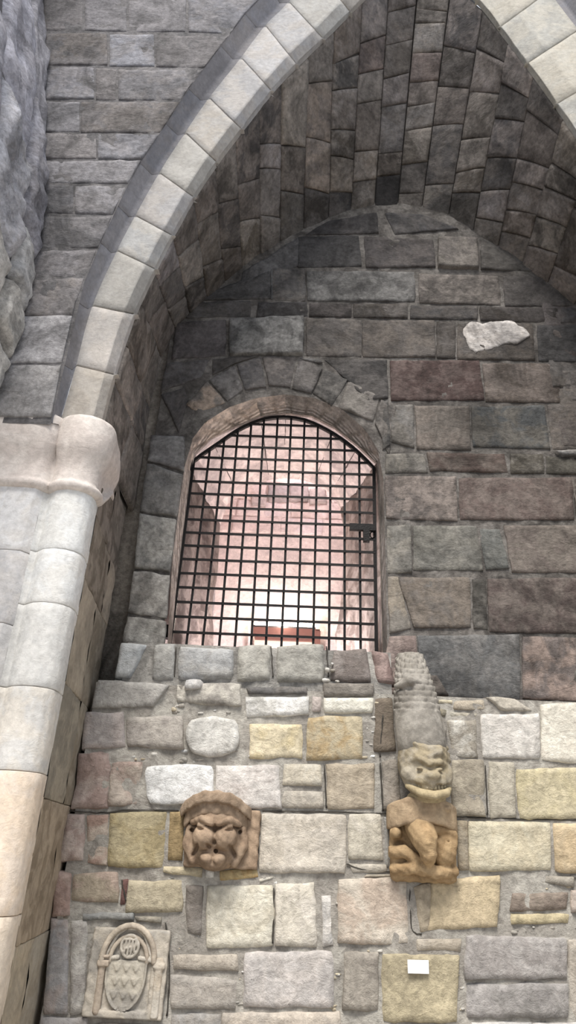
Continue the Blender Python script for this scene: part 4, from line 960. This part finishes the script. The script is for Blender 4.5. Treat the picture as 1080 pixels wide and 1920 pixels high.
sd.add(sd.cap(pts_, rr), 0)
# overlapping rows of scales on the upper part
A_ = np.arctan2(sd.X-np.interp(sd.Z, [p[2] for p in pts_[::-1]], [p[0] for p in pts_[::-1]]), sd.Y+.06)
zz = sd.Z+.05*np.cos(A_*1.1)
rowi = np.floor(zz/.040); fr_ = zz/.040-rowi
du = (A_*2.4+.5*(rowi % 2)); du = du-np.floor(du)-.5
sc = -.016*np.clip(1-(np.sqrt((du*1.75)**2+((1-fr_)*.92)**2))**2.5, 0, 1)+.012
mask = np.clip((sd.Z-.17)/.05, 0, 1)
sd.D += mask*(sc-.006)
# folded ridge across the middle, smooth shoulder, slit
sd.add(sd.cap([loc(745, 1286, .12), loc(768, 1276, .17), loc(796, 1280, .12)], [.018, .03, .018]), .015)
sd.cut(sd.cap([loc(768, 1342, .255), loc(775, 1358, .26), loc(781, 1374, .255)], [.006, .009, .005]), .005)
sd.add(sd.cap([loc(818, 1345, .02), loc(824, 1370, .03), loc(822, 1390, .02)], [.035, .045, .04]), .02)
sculpt(sd, 'body', dg, bd, (156, 150, 140), (138, 132, 122), KD)
sd = Sdf((-.25, -.06, -.34), (.3, .36, .12), .008)
hc = loc(797, 1435, .12)
sd.add(sd.ell((hc[0]-.005, .09, hc[2]+.02), (.155, .17, .19)), 0)
sd.add(sd.ell((hc[0]+.005, .16, hc[2]-.10), (.135, .13, .09)), .03)
for i, (dz, dep) in enumerate(((.125, .20), (.085, .235), (.045, .25), (.005, .26))):   # wavy brow folds
    s_ = .012 if i % 2 else -.008
    sd.add(sd.cap([(hc[0]-.14, dep-.11, hc[2]+dz-.02), (hc[0]-.07, dep-.01, hc[2]+dz+.012+s_), (hc[0], dep+.012, hc[2]+dz-.01), (hc[0]+.07, dep-.01, hc[2]+dz+.014-s_), (hc[0]+.14, dep-.11, hc[2]+dz-.02)], [.014, .017, .018, .017, .014]), .012)
for s_ in (-1, 1):
    sd.cut(sd.ell((hc[0]+s_*.06, .285, hc[2]-.035), (.038, .03, .016), s_*.25), .01)
    sd.add(sd.ell((hc[0]+s_*.06, .262, hc[2]-.036), (.02, .018, .010)), .006)
    sd.add(sd.ell((hc[0]+s_*.11, .17, hc[2]-.06), (.045, .06, .05)), .02)
sd.add(sd.ell((hc[0]+.01, .275, hc[2]-.075), (.05, .04, .028)), .015)
mz = hc[2]-.125
sd.cut(sd.cap([(hc[0]-.115, .21, mz+.012), (hc[0]-.05, .285, mz-.014), (hc[0]+.02, .30, mz-.02), (hc[0]+.12, .21, mz+.006)], [.012, .02, .022, .014]), .006)
sd.D += .0025*np.sin(sd.X*90+sd.Z*40)*np.sin(sd.Z*85+sd.Y*60)
head = sculpt(sd, 'head', dg, bd, (164, 154, 134), (152, 138, 108), KD)
sd = Sdf((-.25, -.04, -.40), (.3, .34, -.05), .007)
sd.add(sd.cap([(hc[0]-.12, .18, mz-.0), (hc[0]-.06, .265, mz-.042), (hc[0]+.015, .29, mz-.056), (hc[0]+.09, .25, mz-.038), (hc[0]+.125, .18, mz-.004)], [.016, .024, .026, .024, .016]), 0)
sd.add(sd.ell((hc[0], .11, mz-.06), (.115, .13, .05)), .015)
sd.cut(sd.cap([(hc[0]-.08, .24, mz-.085), (hc[0]+.01, .27, mz-.098), (hc[0]+.09, .23, mz-.085)], [.008, .008, .008]), .01)
sculpt(sd, 'lower_lip', dg, bd, (186, 168, 126), (172, 154, 114), KD)
m = MB()
for q in range(9):
    t = -1+2*q/8; x = hc[0]+.005+t*.085; y = .262-.05*t*t; z0 = mz-.012+.010*t*t
    m.box(bd[0]+x-.008, bd[0]+x+.008, YL-y-.012, YL-y+.02, bd[2]+z0-.012, bd[2]+z0+.016, lin((178, 164, 132), KD))
under(m.build('teeth', M_CARVE), dg)

# ------------------------------------------------ carved heraldic plaque
bp_ = base_at(241, 1822, YL); u = ppm(241, 1822, YL)
pq = empty('relief_plaque', (bp_[0], YL, bp_[2]-.26)); tag(pq, 'carved stone plaque with a shield under an arch, low on the wall beside the pier', 'plaque')
def lp_(px, py, y): p = at(px, py, YL-y*.0); return (p.x-bp_[0], y, p.z-bp_[2])
q_ = [lp_(*p, 0) for p in ((180, 1734), (319, 1737), (310, 1909), (164, 1902))]
hw, hh = (q_[1][0]-q_[0][0])/2+.005, (q_[0][2]-q_[3][2])/2
sd = Sdf((-.3, -.05, -.32), (.3, .10, .32), .0085)
sd.add(sd.box((0, 0, 0), (hw, .045, hh), .006), 0)
# sunk field under an arch
xc, za = lp_(243, 1800, 0)[0], lp_(243, 1800, 0)[2]
ra = lp_(288, 1800, 0)[0]-xc
wz = lp_(243, 1893, 0)[2]
field = np.where(sd.Z > za, np.sqrt((sd.X-xc)**2+((sd.Z-za)*.86)**2)-ra, np.abs(sd.X-xc)-ra)
field = np.maximum(field, wz-sd.Z); field = np.maximum(field, .022-sd.Y)
sd.cut(field, .004); sd.D += .0025*np.sin(sd.X*70+sd.Z*33)*np.sin(sd.Z*62)
slab = sculpt(sd, 'slab', pq, bp_, (182, 172, 156), (160, 154, 144), KL)
sd = Sdf((-.26, -.0, -.02), (.26, .1, .32), .007)         # arch moulding with pointed trefoil inside
def arcp(r, zc, y, a0, a1, n=14, k=1/.86): return [(xc+r*math.cos(t), y, zc+r*math.sin(t)*k) for t in [a0+(a1-a0)*i/n for i in range(n+1)]]
sd.add(sd.cap(arcp(ra+.012, za, .05, 0, math.pi), [.016]*15), 0)
sd.add(sd.cap(arcp(ra*.78, za-.004, .036, 0, math.pi), [.012]*15), .006)
sculpt(sd, 'arch_moulding', pq, bp_, (188, 174, 154), (168, 154, 136), KL)
sd = Sdf((-.2, .0, .0), (.2, .08, .24), .006)
mc_ = lp_(243, 1772, 0); mr = 16.5*u
sd.add(sd.cap([(xc+mr*math.cos(t), .04, mc_[2]+mr*1.1*math.sin(t)) for t in [2*math.pi*i/24 for i in range(25)]], [.008]*25), 0)
sd.add(sd.ell((xc, .025, mc_[2]), (mr, .014, mr*1.1)), .004)
for dx, z0, z1 in ((-.026, -.03, .03), (-.008, -.04, .038), (.010, -.036, .03), (.028, -.028, .034)):   # the gothic letters in the roundel
    sd.add(sd.cap([(xc+dx, .043, mc_[2]+z0), (xc+dx+.004, .045, mc_[2]+z1)], [.0065, .0065]), .002)
sd.add(sd.cap([(xc-.03, .043, mc_[2]+.03), (xc-.008, .045, mc_[2]+.036), (xc+.03, .044, mc_[2]+.03)], [.005]*3), .002)
sd.add(sd.cap([(xc-.03, .043, mc_[2]-.012), (xc+.012, .045, mc_[2]-.004)], [.005]*2), .002)
for s_ in (-1, 1):      # curved cusps either side of the roundel and ledge beneath
    sd.add(sd.cap([(xc+s_*.03, .034, mc_[2]+.085), (xc+s_*.075, .034, mc_[2]+.055), (xc+s_*.11, .034, mc_[2]-.01), (xc+s_*.125, .034, mc_[2]-.05)], [.010]*4), .003)
    sd.add(sd.cap([(xc+s_*.06, .034, mc_[2]-.055), (xc+s_*.10, .034, mc_[2]-.06), (xc+s_*.14, .034, mc_[2]-.065)], [.012]*3), .003)
sculpt(sd, 'roundel', pq, bp_, (194, 186, 172), (176, 168, 154), KL)
sd = Sdf((-.2, -.0, -.32), (.2, .09, .06), .0065)        # shield
sx0, sx1 = lp_(203, 1800, 0)[0], lp_(280, 1800, 0)[0]; sz0, sz1 = lp_(240, 1795, 0)[2], lp_(240, 1893, 0)[2]
smx = (sx0+sx1)/2; shw = (sx1-sx0)/2; t = np.clip((sz0-sd.Z)/(sz0-sz1), 0, 1.2)
wid = shw*np.sqrt(np.clip(1-np.clip((t-.25)/.77, 0, 1)**2.2, 0, 1))
dsh = np.maximum(np.maximum(np.abs(sd.X-smx)-wid, sd.Z-sz0), np.abs(sd.Y-.03)-.016)
sd.add(dsh, 0); inn = np.maximum(np.maximum(np.abs(sd.X-smx)-wid+.014, sd.Z-sz0+.006), .036-sd.Y); sd.cut(inn, .003)
for r_ in range(4):
    for c_ in (-1, 0, 1):
        x = smx+c_*.052+(.0 if r_ % 2 == 0 else .0); z = sz0-.045-.062*r_
        if abs(x-smx) > shw*(1-.22*r_): continue
        sd.add(sd.cap([(x-.016, .036, z+.014), (x, .038, z-.012), (x+.016, .036, z+.014)], [.006, .008, .006]), .002)
        sd.add(sd.ell((x, .036, z+.012), (.009, .009, .012)), .002)
sculpt(sd, 'shield', pq, bp_, (150, 144, 134), (176, 168, 152), KL)
sd = Sdf((-.3, -.0, -.32), (-.1, .1, .08), .007)
cx0 = lp_(189, 1850, 0)[0]
sd.add(sd.cap([(cx0, .035, lp_(186, 1893, 0)[2]), (cx0, .035, lp_(192, 1812, 0)[2])], [.021, .021]), 0)
zc_ = lp_(190, 1803, 0)[2]; sd.add(sd.box((cx0+.008, .035, zc_), (.034, .03, .016), .008), .008); sd.add(sd.box((cx0+.008, .035, zc_+.034), (.03, .028, .010), .006), .008)
sculpt(sd, 'column', pq, bp_, (180, 164, 144), (166, 150, 132), KL)
sd = Sdf((.05, -.0, -.32), (.3, .1, .08), .007)
cx1 = lp_(297, 1850, 0)[0]
sd.add(sd.box((cx1, .035, lp_(297, 1850, 0)[2]), (.022, .022, .14), .012), 0); sd.add(sd.box((cx1, .035, zc_), (.034, .028, .016), .008), .008)
sculpt(sd, 'column', pq, bp_, (194, 186, 172), (176, 162, 142), KL)

# ------------------------------------------------ paper card on the wall
cq = [at(x, y, YL-.045) for x, y in ((764, 1799.5), (803.5, 1800.5), (804.5, 1826), (765, 1825))]
m = MB(); m.add(cq+[p+Vector((0, .004, 0)) for p in cq], [(0, 3, 2, 1), (4, 5, 6, 7), (0, 1, 5, 4), (1, 2, 6, 5), (2, 3, 7, 6), (3, 0, 4, 7)], (1, 1, 1))
tag(m.build('paper_card', M_PAPER, smooth=False), 'small blank white paper card fixed on a yellowish stone low on the wall', 'card')

# ================================================================== ground
m = MB(); m.add([(-9, -9, 0), (10, -9, 0), (10, 5, 0), (-9, 5, 0)], [(0, 1, 2, 3)], lin((176, 168, 156), .8))
tag(m.build('floor', M_SMOOTH, smooth=False), kind='structure')

# ================================================================== light
w = bpy.data.worlds.new('sky'); SC.world = w; w.use_nodes = True
bg = w.node_tree.nodes['Background']; bg.inputs[0].default_value = (.86, .91, 1.0, 1); bg.inputs[1].default_value = .62
sun = bpy.data.lights.new('sun', 'SUN'); sun.energy = 3.4; sun.angle = math.radians(24); sun.color = (1, .95, .88)
so = bpy.data.objects.new('sun', sun); COL.objects.link(so)
el, az = math.radians(58), math.radians(12)
dv = Vector((math.sin(az)*math.cos(el), math.cos(az)*math.cos(el), -math.sin(el)))
so.rotation_euler = dv.to_track_quat('-Z', 'Y').to_euler(); so.location = (-3, -4, 14)
for nm, p, e, c, r in (('room_lamp', at(531, 1168, 6.8), 15, (1, .88, .78), .08), ('room_fill_high', Vector((.05, 6.5, 5.9)), 22, (1, .93, .96), .15), ('soffit_fill', Vector((-.1, 5.75, 2.62)), 105, (1, .94, .96), .1)):  # the high and below-sill lights are added fills, unseen and without fixtures
    l = bpy.data.lights.new(nm, 'POINT'); l.energy = e; l.color = c; l.shadow_soft_size = r
    o = bpy.data.objects.new(nm, l); o.location = p; COL.objects.link(o)
SC.view_settings.view_transform = 'Standard'; SC.view_settings.look = 'None'; SC.view_settings.gamma = 1; SC.view_settings.exposure = .7
